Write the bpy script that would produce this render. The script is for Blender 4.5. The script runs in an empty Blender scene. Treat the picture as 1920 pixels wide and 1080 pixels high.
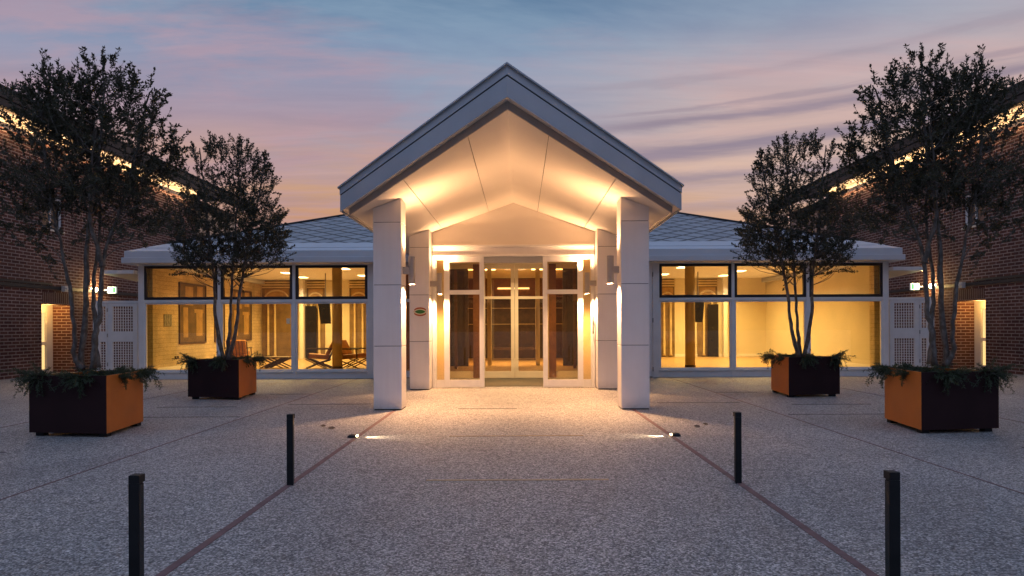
import bpy, bmesh, math, random
from mathutils import Vector, Matrix, noise as mnoise

SC = bpy.context.scene
COL = SC.collection
R = math.radians
F = 1280.0                      # focal length in photo pixels (24 mm on 36 mm)
CX, HY, CAMH = 963.0, 612.0, 1.4

def PX(px, D): return (px - CX) * D / F
def PZ(py, D, px=CX): return CAMH + (HY + 0.0044 * (CX - px) - py) * D / F

# ------------------------------------------------------------------ materials
MATS = {}
def srgb(r, g, b):
    def c(u):
        u /= 255.0
        return u / 12.92 if u <= 0.04045 else ((u + 0.055) / 1.055) ** 2.4
    return (c(r), c(g), c(b), 1.0)

class NT:
    def __init__(s, tree): s.t = tree; s.n = tree.nodes; s.l = tree.links
    def new(s, typ, **kw):
        n = s.n.new(typ)
        for k, v in kw.items(): setattr(n, k, v)
        return n
    def link(s, a, b): s.l.new(a, b)
    def math(s, op, a, b=None, c=None):
        n = s.new('ShaderNodeMath', operation=op)
        for i, v in enumerate((a, b, c)):
            if v is None: continue
            if hasattr(v, 'is_linked'): s.link(v, n.inputs[i])
            else: n.inputs[i].default_value = v
        return n.outputs[0]
    def noise(s, vec, scale, detail=3, rough=0.55, dist=0.0):
        n = s.new('ShaderNodeTexNoise')
        n.inputs['Scale'].default_value = scale; n.inputs['Detail'].default_value = detail
        n.inputs['Roughness'].default_value = rough; n.inputs['Distortion'].default_value = dist
        if vec is not None: s.link(vec, n.inputs['Vector'])
        return n.outputs[0]
    def ramp(s, fac, stops, interp='LINEAR'):
        n = s.new('ShaderNodeValToRGB'); n.color_ramp.interpolation = interp
        el = n.color_ramp.elements
        while len(el) < len(stops): el.new(0.5)
        for e, (p, c) in zip(el, stops):
            e.position = p; e.color = c if len(c) == 4 else (*c, 1)
        s.link(fac, n.inputs[0]); return n.outputs[0]
    def mix(s, fac, a, b, blend='MIX'):
        n = s.new('ShaderNodeMix', data_type='RGBA', blend_type=blend)
        for sock, v in ((n.inputs[0], fac), (n.inputs[6], a), (n.inputs[7], b)):
            if hasattr(v, 'is_linked'): s.link(v, sock)
            else: sock.default_value = v if not isinstance(v, tuple) or len(v) == 4 else (*v, 1)
        return n.outputs[2]
    def bump(s, h, strength, dist=0.01):
        n = s.new('ShaderNodeBump'); n.inputs['Strength'].default_value = strength
        n.inputs['Distance'].default_value = dist; s.link(h, n.inputs['Height']); return n.outputs[0]

def base_mat(name):
    m = bpy.data.materials.new(name); m.use_nodes = True
    t = NT(m.node_tree); b = t.n['Principled BSDF']; MATS[name] = m
    return m, t, b

def pmat(name, col, rough=0.5, metal=0.0, var=0.12, vscale=3.0, bump=0.0, bscale=60.0, spec=0.5):
    m, t, b = base_mat(name)
    tc = t.new('ShaderNodeTexCoord')
    n = t.noise(tc.outputs['Object'], vscale, 4)
    lo = tuple(max(0, c * (1 - var)) for c in col[:3]); hi = tuple(min(1, c * (1 + var)) for c in col[:3])
    t.link(t.ramp(n, [(0.3, lo), (0.7, hi)]), b.inputs['Base Color'])
    b.inputs['Roughness'].default_value = rough; b.inputs['Metallic'].default_value = metal
    b.inputs['Specular IOR Level'].default_value = spec
    n2 = t.noise(tc.outputs['Object'], vscale * 2.3, 3)
    t.link(t.math('MULTIPLY_ADD', n2, 0.16, rough - 0.08), b.inputs['Roughness'])
    if bump:
        n3 = t.noise(tc.outputs['Object'], bscale, 4)
        t.link(t.bump(n3, bump, 0.01), b.inputs['Normal'])
    return m

def emit(name, col, strength):
    m, t, b = base_mat(name)
    t.n.remove(b)
    e = t.new('ShaderNodeEmission'); e.inputs[0].default_value = (*col[:3], 1); e.inputs[1].default_value = strength
    t.link(e.outputs[0], t.n['Material Output'].inputs[0]); return m

def glass(name, tint, rough=0.0, refl=1.0):
    m, t, b = base_mat(name)
    t.n.remove(b)
    tr = t.new('ShaderNodeBsdfTransparent'); tr.inputs[0].default_value = (*tint, 1)
    gl = t.new('ShaderNodeBsdfGlossy'); gl.inputs['Roughness'].default_value = rough
    gl.inputs[0].default_value = (0.9, 0.92, 0.95, 1)
    lw = t.new('ShaderNodeLayerWeight'); lw.inputs[0].default_value = 0.5
    fac = t.math('MULTIPLY', t.math('MULTIPLY_ADD', t.math('POWER', lw.outputs['Facing'], 5.0), 0.95, 0.045), refl)
    mx = t.new('ShaderNodeMixShader')
    t.link(fac, mx.inputs[0]); t.link(tr.outputs[0], mx.inputs[1]); t.link(gl.outputs[0], mx.inputs[2])
    t.link(mx.outputs[0], t.n['Material Output'].inputs[0]); return m

def make_materials():
    m, t, b = base_mat('white_panel')
    tc = t.new('ShaderNodeTexCoord'); uvn = t.new('ShaderNodeUVMap'); sp = t.new('ShaderNodeSeparateXYZ'); t.link(uvn.outputs[0], sp.inputs[0])
    big = t.noise(tc.outputs['Object'], 1.3, 4)
    c = t.ramp(big, [(0.3, (0.77, 0.735, 0.71)), (0.7, (0.83, 0.795, 0.77))])
    mp = t.new('ShaderNodeMapping'); mp.inputs['Scale'].default_value = (9, 9, 0.5); t.link(tc.outputs['Object'], mp.inputs[0])
    c = t.mix(1.0, c, t.ramp(t.noise(mp.outputs[0], 1.6, 4, 0.6), [(0.35, (0.975, 0.97, 0.965)), (0.6, (1, 1, 1))]), 'MULTIPLY')
    splash = t.math('MULTIPLY', t.ramp(sp.outputs[1], [(0.02, (1, 1, 1)), (0.22, (0, 0, 0))]), t.noise(tc.outputs['Object'], 14, 4, 0.7))
    c = t.mix(t.math('MULTIPLY', splash, 0.8), c, (0.36, 0.31, 0.26, 1))
    t.link(c, b.inputs['Base Color']); t.link(t.math('MULTIPLY_ADD', t.noise(tc.outputs['Object'], 3.0, 3), 0.2, 0.3), b.inputs['Roughness'])
    pmat('white_frame', (0.72, 0.71, 0.70), 0.35, var=0.05, vscale=4)
    pmat('soffit_white', (0.74, 0.68, 0.60), 0.33, var=0.03, vscale=1.0)
    pmat('cream_wall', (0.74, 0.64, 0.42), 0.7, var=0.05, vscale=1.2)
    pmat('ceiling_white', (0.85, 0.80, 0.68), 0.8, var=0.02)
    pmat('fascia_metal', (0.45, 0.47, 0.50), 0.42, var=0.07, vscale=1.6)
    pmat('trim_metal', (0.42, 0.37, 0.33), 0.45, var=0.1)
    pmat('eave_metal', (0.52, 0.53, 0.55), 0.4, var=0.06, vscale=1.1)
    pmat('dark_gap', (0.02, 0.02, 0.02), 0.8)
    pmat('black_frame', (0.018, 0.013, 0.014), 0.4, var=0.2)
    pmat('black_metal', (0.011, 0.011, 0.012), 0.5, spec=0.25, var=0.3, vscale=8, bump=0.05, bscale=200)
    pmat('grey_metal', (0.32, 0.30, 0.28), 0.35, metal=0.6, var=0.08)
    pmat('lamp_body', (0.36, 0.33, 0.30), 0.4, metal=0.3, var=0.06)
    pmat('planter_unlit', (0.026, 0.0095, 0.010), 0.55, spec=0.15, var=0.18, vscale=2, bump=0.04, bscale=40)
    pmat('planter_lit', (0.42, 0.125, 0.012), 0.5, var=0.14, vscale=1.6, bump=0.04, bscale=40)  # same metal as the dark faces, warm reflected light put into the colour
    pmat('soil', (0.03, 0.024, 0.02), 0.95, var=0.4, vscale=20, bump=0.6, bscale=60)
    pmat('gutter_dark', (0.022, 0.019, 0.018), 0.6, var=0.3, vscale=4)
    pmat('roof_slate', (0.035, 0.033, 0.034), 0.75, var=0.3, vscale=6, bump=0.3, bscale=20)
    pmat('eave_soffit', (0.70, 0.62, 0.50), 0.6, var=0.05)
    pmat('wood_dark', (0.075, 0.040, 0.018), 0.45, var=0.35, vscale=5)
    pmat('wood_mid', (0.20, 0.085, 0.028), 0.45, var=0.25, vscale=5)
    pmat('portal_brown', (0.20, 0.125, 0.045), 0.55, var=0.3, vscale=4)
    pmat('portal_light', (0.66, 0.50, 0.25), 0.5, var=0.15, vscale=4)
    pmat('column_ochre', (0.58, 0.40, 0.15), 0.55, var=0.15, vscale=2)
    pmat('leather_orange', (0.50, 0.21, 0.045), 0.5, var=0.2, vscale=9)
    pmat('screen_black', (0.012, 0.010, 0.010), 0.25, var=0.2)
    pmat('mat_grey', (0.10, 0.085, 0.06), 0.95, var=0.2, vscale=30, bump=0.4, bscale=150)
    pmat('joint_red', (0.19, 0.105, 0.095), 0.8, var=0.25, vscale=6, bump=0.2, bscale=80)
    pmat('joint_dark', (0.035, 0.025, 0.022), 0.9, var=0.3, vscale=9)
    pmat('strip_brass', (0.50, 0.36, 0.20), 0.55, var=0.15, vscale=9)
    pmat('sign_red', (0.42, 0.10, 0.035), 0.5, var=0.08)
    pmat('sign_cream', (0.72, 0.62, 0.44), 0.5, var=0.05)
    pmat('sign_green', (0.035, 0.17, 0.03), 0.45, var=0.1, vscale=15)
    pmat('paper', (0.75, 0.66, 0.45), 0.8, var=0.04)
    pmat('grey_box', (0.42, 0.42, 0.42), 0.5, var=0.05)
    pmat('mural_dark', (0.14, 0.082, 0.026), 0.6, var=0.35, vscale=2.5)
    pmat('mural_light', (0.40, 0.24, 0.075), 0.6, var=0.3, vscale=3)
    pmat('switch_grey', (0.30, 0.28, 0.2), 0.6, var=0.3, vscale=12)
    glass('glass_lower', (0.96, 0.86, 0.60))
    glass('glass_upper', (0.96, 0.91, 0.80))
    glass('glass_door', (0.92, 0.84, 0.66))
    glass('glass_dark', (0.25, 0.24, 0.22), refl=1.6)
    pmat('glass_sky', (0.10, 0.13, 0.17), 0.06, metal=0.0, spec=1.0)
    emit('glow_warm', (1.0, 0.72, 0.38), 9.0)
    emit('glow_lens', (1.0, 0.74, 0.42), 22.0)
    emit('led_cove', (1.0, 0.66, 0.36), 34.0)
    emit('glow_room', (1.0, 0.72, 0.36), 1.5)
    emit('exit_face', (0.86, 1.0, 0.70), 2.6)
    emit('exit_green', (0.22, 0.75, 0.26), 1.2)
    emit('bulkhead', (1.0, 0.80, 0.48), 30.0)
    emit('led_strip', (1.0, 0.66, 0.30), 3.0)
    # leaves
    for nm, c1, c2 in (('leaf_oak', (0.032, 0.033, 0.021), (0.090, 0.085, 0.052)), ('leaf_trail', (0.028, 0.042, 0.022), (0.075, 0.098, 0.048))):
        m, t, b = base_mat(nm)
        at = t.new('ShaderNodeAttribute', attribute_name='tone')
        t.link(t.ramp(at.outputs['Fac'], [(0.0, c1), (1.0, c2)]), b.inputs['Base Color'])
        b.inputs['Roughness'].default_value = 0.5
        b.inputs['Specular IOR Level'].default_value = 0.35
        tl = t.new('ShaderNodeBsdfTranslucent'); tl.inputs[0].default_value = (c2[0], c2[1], c2[2] * 0.6, 1)
        mx = t.new('ShaderNodeMixShader'); mx.inputs[0].default_value = 0.2
        t.link(b.outputs[0], mx.inputs[1]); t.link(tl.outputs[0], mx.inputs[2])
        t.link(mx.outputs[0], t.n['Material Output'].inputs[0])
    # bark
    m, t, b = base_mat('bark')
    tc = t.new('ShaderNodeTexCoord'); mp = t.new('ShaderNodeMapping'); mp.inputs['Scale'].default_value = (1, 1, 0.35)
    t.link(tc.outputs['Object'], mp.inputs['Vector'])
    n = t.noise(mp.outputs[0], 28, 5, 0.65); n2 = t.noise(tc.outputs['Object'], 9, 3)
    c = t.ramp(n, [(0.32, (0.055, 0.043, 0.035)), (0.6, (0.17, 0.145, 0.125)), (0.75, (0.24, 0.21, 0.18))])
    c = t.mix(t.ramp(n2, [(0.45, (0, 0, 0)), (0.62, (1, 1, 1))]), c, (0.09, 0.068, 0.05))
    t.link(c, b.inputs['Base Color']); b.inputs['Roughness'].default_value = 0.9
    t.link(t.bump(n, 0.6, 0.01), b.inputs['Normal'])
    # exposed aggregate paving
    m, t, b = base_mat('aggregate')
    tc = t.new('ShaderNodeTexCoord'); o = tc.outputs['Object']
    vo = t.new('ShaderNodeTexVoronoi'); vo.inputs['Scale'].default_value = 82; vo.inputs['Randomness'].default_value = 1
    t.link(o, vo.inputs['Vector'])
    sep = t.new('ShaderNodeSeparateColor'); t.link(vo.outputs['Color'], sep.inputs[0])
    peb = t.ramp(sep.outputs[0], [(0.0, (0.09, 0.087, 0.082)), (0.35, (0.27, 0.26, 0.244)), (0.7, (0.48, 0.462, 0.433)), (0.92, (0.74, 0.715, 0.68)), (1.0, (0.78, 0.75, 0.72))])
    edge = t.ramp(vo.outputs['Distance'], [(0.45, (1, 1, 1)), (0.85, (0.5, 0.47, 0.45))])
    c = t.mix(1.0, peb, edge, 'MULTIPLY')
    mac = t.ramp(t.noise(o, 0.35, 5, 0.6), [(0.3, (0.84, 0.83, 0.82)), (0.7, (1.12, 1.11, 1.1))])
    c = t.mix(1.0, c, mac, 'MULTIPLY')
    st = t.ramp(t.noise(o, 1.7, 4, 0.65, 0.6), [(0.55, (1, 1, 1)), (0.72, (0.86, 0.84, 0.82))])
    c = t.mix(1.0, c, st, 'MULTIPLY')
    clump = t.ramp(t.noise(o, 16.0, 5, 0.78), [(0.35, (0.66, 0.65, 0.65)), (0.65, (1.22, 1.22, 1.22))])
    c = t.mix(1.0, c, clump, 'MULTIPLY')
    wv = t.new('ShaderNodeMapping'); wv.inputs['Scale'].default_value = (1.0, 0.35, 1); t.link(o, wv.inputs[0])
    wear = t.ramp(t.noise(wv.outputs[0], 0.55, 6, 0.68, 0.8), [(0.36, (0.86, 0.85, 0.85)), (0.5, (1, 1, 1)), (0.66, (1.10, 1.09, 1.07))])
    c = t.mix(1.0, c, wear, 'MULTIPLY')
    spots = t.ramp(t.noise(o, 3.1, 2, 0.5), [(0.70, (1, 1, 1)), (0.76, (0.80, 0.78, 0.77))])
    c = t.mix(1.0, c, spots, 'MULTIPLY')
    t.link(c, b.inputs['Base Color']); b.inputs['Roughness'].default_value = 0.55
    b.inputs['Specular IOR Level'].default_value = 0.55
    h = t.math('SUBTRACT', 1.0, vo.outputs['Distance'])
    t.link(t.bump(h, 0.55, 0.012), b.inputs['Normal'])
    # brick
    def brick(nm, c1, c2, mo, bw, rh, ms, off=0.5):
        m, t, b = base_mat(nm)
        uv = t.new('ShaderNodeUVMap')
        br = t.new('ShaderNodeTexBrick'); br.offset = off
        br.inputs['Scale'].default_value = 1; br.inputs['Brick Width'].default_value = bw
        br.inputs['Row Height'].default_value = rh; br.inputs['Mortar Size'].default_value = ms
        br.inputs['Mortar Smooth'].default_value = 0.2; br.inputs['Bias'].default_value = -0.05
        br.inputs['Color1'].default_value = (*c1, 1); br.inputs['Color2'].default_value = (*c2, 1); br.inputs['Mortar'].default_value = (*mo, 1)
        t.link(uv.outputs[0], br.inputs['Vector'])
        n = t.noise(uv.outputs[0], 0.7, 5, 0.6); n2 = t.noise(uv.outputs[0], 25, 3)
        c = t.mix(1.0, br.outputs['Color'], t.ramp(n, [(0.3, (0.62, 0.62, 0.64)), (0.7, (1.3, 1.22, 1.18))]), 'MULTIPLY')
        c = t.mix(1.0, c, t.ramp(n2, [(0.3, (0.8, 0.8, 0.8)), (0.7, (1.15, 1.15, 1.15))]), 'MULTIPLY')
        t.link(c, b.inputs['Base Color']); b.inputs['Roughness'].default_value = 0.85
        b.inputs['Specular IOR Level'].default_value = 0.25
        h = t.math('SUBTRACT', 1.0, br.outputs['Fac'])
        t.link(t.bump(h, 0.5, 0.008), b.inputs['Normal'])
    brick('brick', (0.078, 0.031, 0.025), (0.125, 0.053, 0.040), (0.30, 0.235, 0.21), 0.30, 0.095, 0.014)
    brick('brick_soldier', (0.062, 0.026, 0.021), (0.10, 0.044, 0.033), (0.22, 0.17, 0.15), 0.095, 0.36, 0.012, 0.0)
    brick('cream_brick', (0.62, 0.50, 0.28), (0.68, 0.55, 0.32), (0.50, 0.39, 0.2), 0.4, 0.12, 0.008)
    # oak floor
    m, t, b = base_mat('oak')
    tc = t.new('ShaderNodeTexCoord'); mp = t.new('ShaderNodeMapping'); mp.inputs['Scale'].default_value = (1, 0.15, 1)
    t.link(tc.outputs['Object'], mp.inputs['Vector'])
    n = t.noise(mp.outputs[0], 14, 5, 0.6)
    t.link(t.ramp(n, [(0.3, (0.36, 0.21, 0.08)), (0.7, (0.55, 0.36, 0.16))]), b.inputs['Base Color'])
    b.inputs['Roughness'].default_value = 0.35
    # diamond metal shingles
    m, t, b = base_mat('diamond_tile')
    uv = t.new('ShaderNodeUVMap'); sp = t.new('ShaderNodeSeparateXYZ'); t.link(uv.outputs[0], sp.inputs[0])
    u = t.math('DIVIDE', sp.outputs[0], 0.76); v = t.math('DIVIDE', sp.outputs[1], 0.56)
    a = t.math('ADD', u, v); d = t.math('SUBTRACT', u, v)
    fa = t.math('FRACT', a); fd = t.math('FRACT', d)
    la = t.math('LESS_THAN', t.math('PINGPONG', a, 0.5), 0.092); ld = t.math('LESS_THAN', t.math('PINGPONG', d, 0.5), 0.092)
    ln = t.math('MAXIMUM', la, ld)
    cell = t.new('ShaderNodeTexWhiteNoise', noise_dimensions='2D')
    cb = t.new('ShaderNodeCombineXYZ'); t.link(t.math('FLOOR', a), cb.inputs[0]); t.link(t.math('FLOOR', d), cb.inputs[1])
    t.link(cb.outputs[0], cell.inputs['Vector'])
    base = t.ramp(cell.outputs['Value'], [(0, (0.25, 0.26, 0.28)), (1, (0.33, 0.34, 0.36))])
    c = t.mix(ln, base, (0.018, 0.018, 0.022))
    t.link(c, b.inputs['Base Color']); b.inputs['Roughness'].default_value = 0.42
    hh = t.math('SUBTRACT', 1.0, ln)
    t.link(t.bump(hh, 0.6, 0.02), b.inputs['Normal'])
make_materials()

# ------------------------------------------------------------------ mesh builder
ORG = {}
class MB:
    def __init__(s): s.v = []; s.f = []
    def face(s, pts):
        i = len(s.v); s.v += [Vector(p) for p in pts]; s.f.append(tuple(range(i, i + len(pts)))); return s
    def hexa(s, b, t):
        i = len(s.v); s.v += [Vector(p) for p in b] + [Vector(p) for p in t]; n = len(b)
        s.f.append(tuple(i + k for k in reversed(range(n)))); s.f.append(tuple(i + n + k for k in range(n)))
        for k in range(n):
            k2 = (k + 1) % n
            s.f.append((i + k, i + k2, i + n + k2, i + n + k))
        return s
    def box(s, x0, x1, y0, y1, z0, z1):
        x0, x1 = min(x0, x1), max(x0, x1); y0, y1 = min(y0, y1), max(y0, y1); z0, z1 = min(z0, z1), max(z0, z1)
        p = [(x0, y0), (x1, y0), (x1, y1), (x0, y1)]
        return s.hexa([(*q, z0) for q in p], [(*q, z1) for q in p])
    def prism(s, poly, z0, z1):
        return s.hexa([(x, y, z0) for x, y in poly], [(x, y, z1) for x, y in poly])
    def tube(s, pts, radii, n=8, cap=True):
        pts = [Vector(p) for p in pts]
        if not hasattr(radii, '__len__'): radii = [radii] * len(pts)
        rings = []; ref = Vector((0.31, 0.95, 0.1)).normalized()
        for k, p in enumerate(pts):
            d = (pts[min(k + 1, len(pts) - 1)] - pts[max(k - 1, 0)]).normalized()
            if abs(d.dot(ref)) > 0.97: ref = Vector((1, 0, 0.2)).normalized()
            a = d.cross(ref).normalized(); b2 = d.cross(a).normalized()
            i = len(s.v)
            for j in range(n):
                t = 2 * math.pi * j / n
                s.v.append(p + (a * math.cos(t) + b2 * math.sin(t)) * radii[k])
            rings.append(i)
        for k in range(len(rings) - 1):
            for j in range(n):
                j2 = (j + 1) % n
                s.f.append((rings[k] + j, rings[k] + j2, rings[k + 1] + j2, rings[k + 1] + j))
        if cap:
            s.f.append(tuple(rings[0] + j for j in reversed(range(n)))); s.f.append(tuple(rings[-1] + j for j in range(n)))
        return s
    def ring(s, cx, cy, z0, z1, r0, r1, n=24):   # hollow vertical cylinder
        i = len(s.v)
        for (r, z) in ((r1, z0), (r1, z1), (r0, z1), (r0, z0)):
            for j in range(n):
                t = 2 * math.pi * j / n; s.v.append(Vector((cx + r * math.cos(t), cy + r * math.sin(t), z)))
        for k in range(4):
            k2 = (k + 1) % 4
            for j in range(n):
                j2 = (j + 1) % n
                s.f.append((i + k * n + j, i + k * n + j2, i + k2 * n + j2, i + k2 * n + j))
        return s
    def build(s, name, mat, parent=None, smooth=False, bevel=0.0, org=None, recalc=True):
        o_ = Vector(org) if org is not None else (ORG[parent.name] if parent is not None else Vector((0, 0, 0)))
        me = bpy.data.meshes.new(name)
        me.from_pydata([tuple(v - o_) for v in s.v], [], s.f)
        bm = bmesh.new(); bm.from_mesh(me)
        if recalc: bmesh.ops.recalc_face_normals(bm, faces=bm.faces)
        uvl = bm.loops.layers.uv.new('UVMap')
        for f in bm.faces:
            n = f.normal; ax = (abs(n.x), abs(n.y), abs(n.z))
            for lp in f.loops:
                w = lp.vert.co + o_
                if ax[2] >= ax[0] and ax[2] >= ax[1]: lp[uvl].uv = (w.x, w.y)
                elif ax[0] >= ax[1]: lp[uvl].uv = (w.y, w.z)
                else: lp[uvl].uv = (w.x, w.z)
            f.smooth = smooth
        bm.to_mesh(me); bm.free()
        me.materials.append(MATS[mat])
        ob = bpy.data.objects.new(name, me); COL.objects.link(ob)
        if parent is not None: ob.parent = parent
        elif org is not None: ob.location = o_
        ORG[ob.name] = o_
        if bevel:
            md = ob.modifiers.new('bevel', 'BEVEL'); md.width = bevel; md.segments = 2; md.limit_method = 'ANGLE'; md.angle_limit = R(40)
        return ob

def tag(o, label, cat, group=None):
    o['label'] = label; o['category'] = cat
    if group: o['group'] = group
    return o
def thing(name, label, cat, loc, group=None):
    o = bpy.data.objects.new(name, None); COL.objects.link(o); o.location = loc; o.empty_display_size = 0.2
    ORG[o.name] = Vector(loc); return tag(o, label, cat, group)
def structure(o): o['kind'] = 'structure'; return o
def copy_tree(o, parent=None):
    kids = list(o.children)
    c = o.copy(); COL.objects.link(c)
    if parent is not None: c.parent = parent
    for k in kids: copy_tree(k, c)
    return c
def mirror(o, label):
    c = copy_tree(o); c.location.x = -o.location.x; c.scale.x = -o.scale.x
    c.rotation_euler.z = -o.rotation_euler.z
    c['label'] = label; return c

WARM = (1.0, 0.535, 0.255)
def spot(name, loc, to, energy, angle, blend=0.6, col=WARM, rad=0.03):
    l = bpy.data.lights.new(name, 'SPOT'); l.energy = energy; l.color = col; l.spot_size = R(angle); l.spot_blend = blend; l.shadow_soft_size = rad
    o = bpy.data.objects.new(name, l); COL.objects.link(o); o.location = loc
    o.rotation_euler = (Vector(to) - Vector(loc)).to_track_quat('-Z', 'Y').to_euler(); return o
def area(name, loc, sx, sy, energy, col, spread=150, to=None):
    l = bpy.data.lights.new(name, 'AREA'); l.shape = 'RECTANGLE'; l.size = sx; l.size_y = sy; l.energy = energy; l.color = col; l.spread = R(spread)
    o = bpy.data.objects.new(name, l); COL.objects.link(o); o.location = loc
    if to: o.rotation_euler = (Vector(to) - Vector(loc)).to_track_quat('-Z', 'Y').to_euler()
    return o

# ------------------------------------------------------------------ ground and paving
def ground():
    g = MB(); S = 150
    g.face([(-S, -S, 0), (S, -S, 0), (S, S, 0), (-S, S, 0)])
    structure(g.build('plaza_ground', 'aggregate'))
    j = MB()
    for s in (-1, 1):
        j.box(s * 2.0 - 0.028, s * 2.0 + 0.028, -6, 11.44, -0.02, 0.004)
    structure(j.build('paving_joint', 'joint_red'))
    j = MB()
    for s in (-1, 1):
        j.box(s * 4.2 - 0.009, s * 4.2 + 0.009, -6, 18.6, -0.02, 0.004)
        j.box(s * 7.25 - 0.008, s * 7.25 + 0.008, 7.7, 18.0, -0.02, 0.004)
    structure(j.build('paving_joint', 'joint_red'))
    j = MB()
    def xs(a, b, y, w=0.012): j.box(a, b, y - w, y + w, -0.02, 0.004)
    for s in (-1, 1):
        xs(s * 5.75, s * 12.5, 7.72, 0.014); xs(s * 6.0, s * 12, 6.2, 0.012); xs(s * 4.9, s * 6.3, 12.05)
        xs(s * 4.25, s * 5.1, 14.3); xs(s * 4.3, s * 7.2, 10.7, 0.01); xs(s * 2.6, s * 4.1, 12.4, 0.01)
    xs(-0.95, 0.05, 11.62, 0.012)
    structure(j.build('paving_joint', 'joint_dark'))
    j = MB()
    j.box(-0.83, 0.88, 8.70, 8.735, -0.02, 0.006); j.box(-0.80, 0.86, 6.195, 6.235, -0.02, 0.006)
    structure(j.build('brass_strip', 'strip_brass'))
    # two dark drips / leaves by each column
    rnd = random.Random(5)
    k = 0
    for s in (-1, 1):
        for (px, py, sz) in ((604, 800, 0.045), (620, 804, 0.06)):
            D = CAMH * F / (py - 613.5); x = PX(px, D) * (-s)
            lf = MB()
            pts = [(x + sz * math.cos(a) * (1.2 if q % 2 else 0.7), D + sz * math.sin(a) * 0.8, 0.006 + 0.012 * (q % 3)) for q, a in enumerate([i * math.pi / 4 for i in range(8)])]
            lf.face(pts)
            o = lf.build('fallen_leaf', 'wood_dark', org=(x, D, 0))
            side = 'left' if s > 0 else 'right'
            tag(o, f"{'larger' if sz > .05 else 'smaller'} dark fallen leaf on the paving outside the {side} front column", 'leaf', 'fallen leaves on the paving')
ground()

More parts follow.
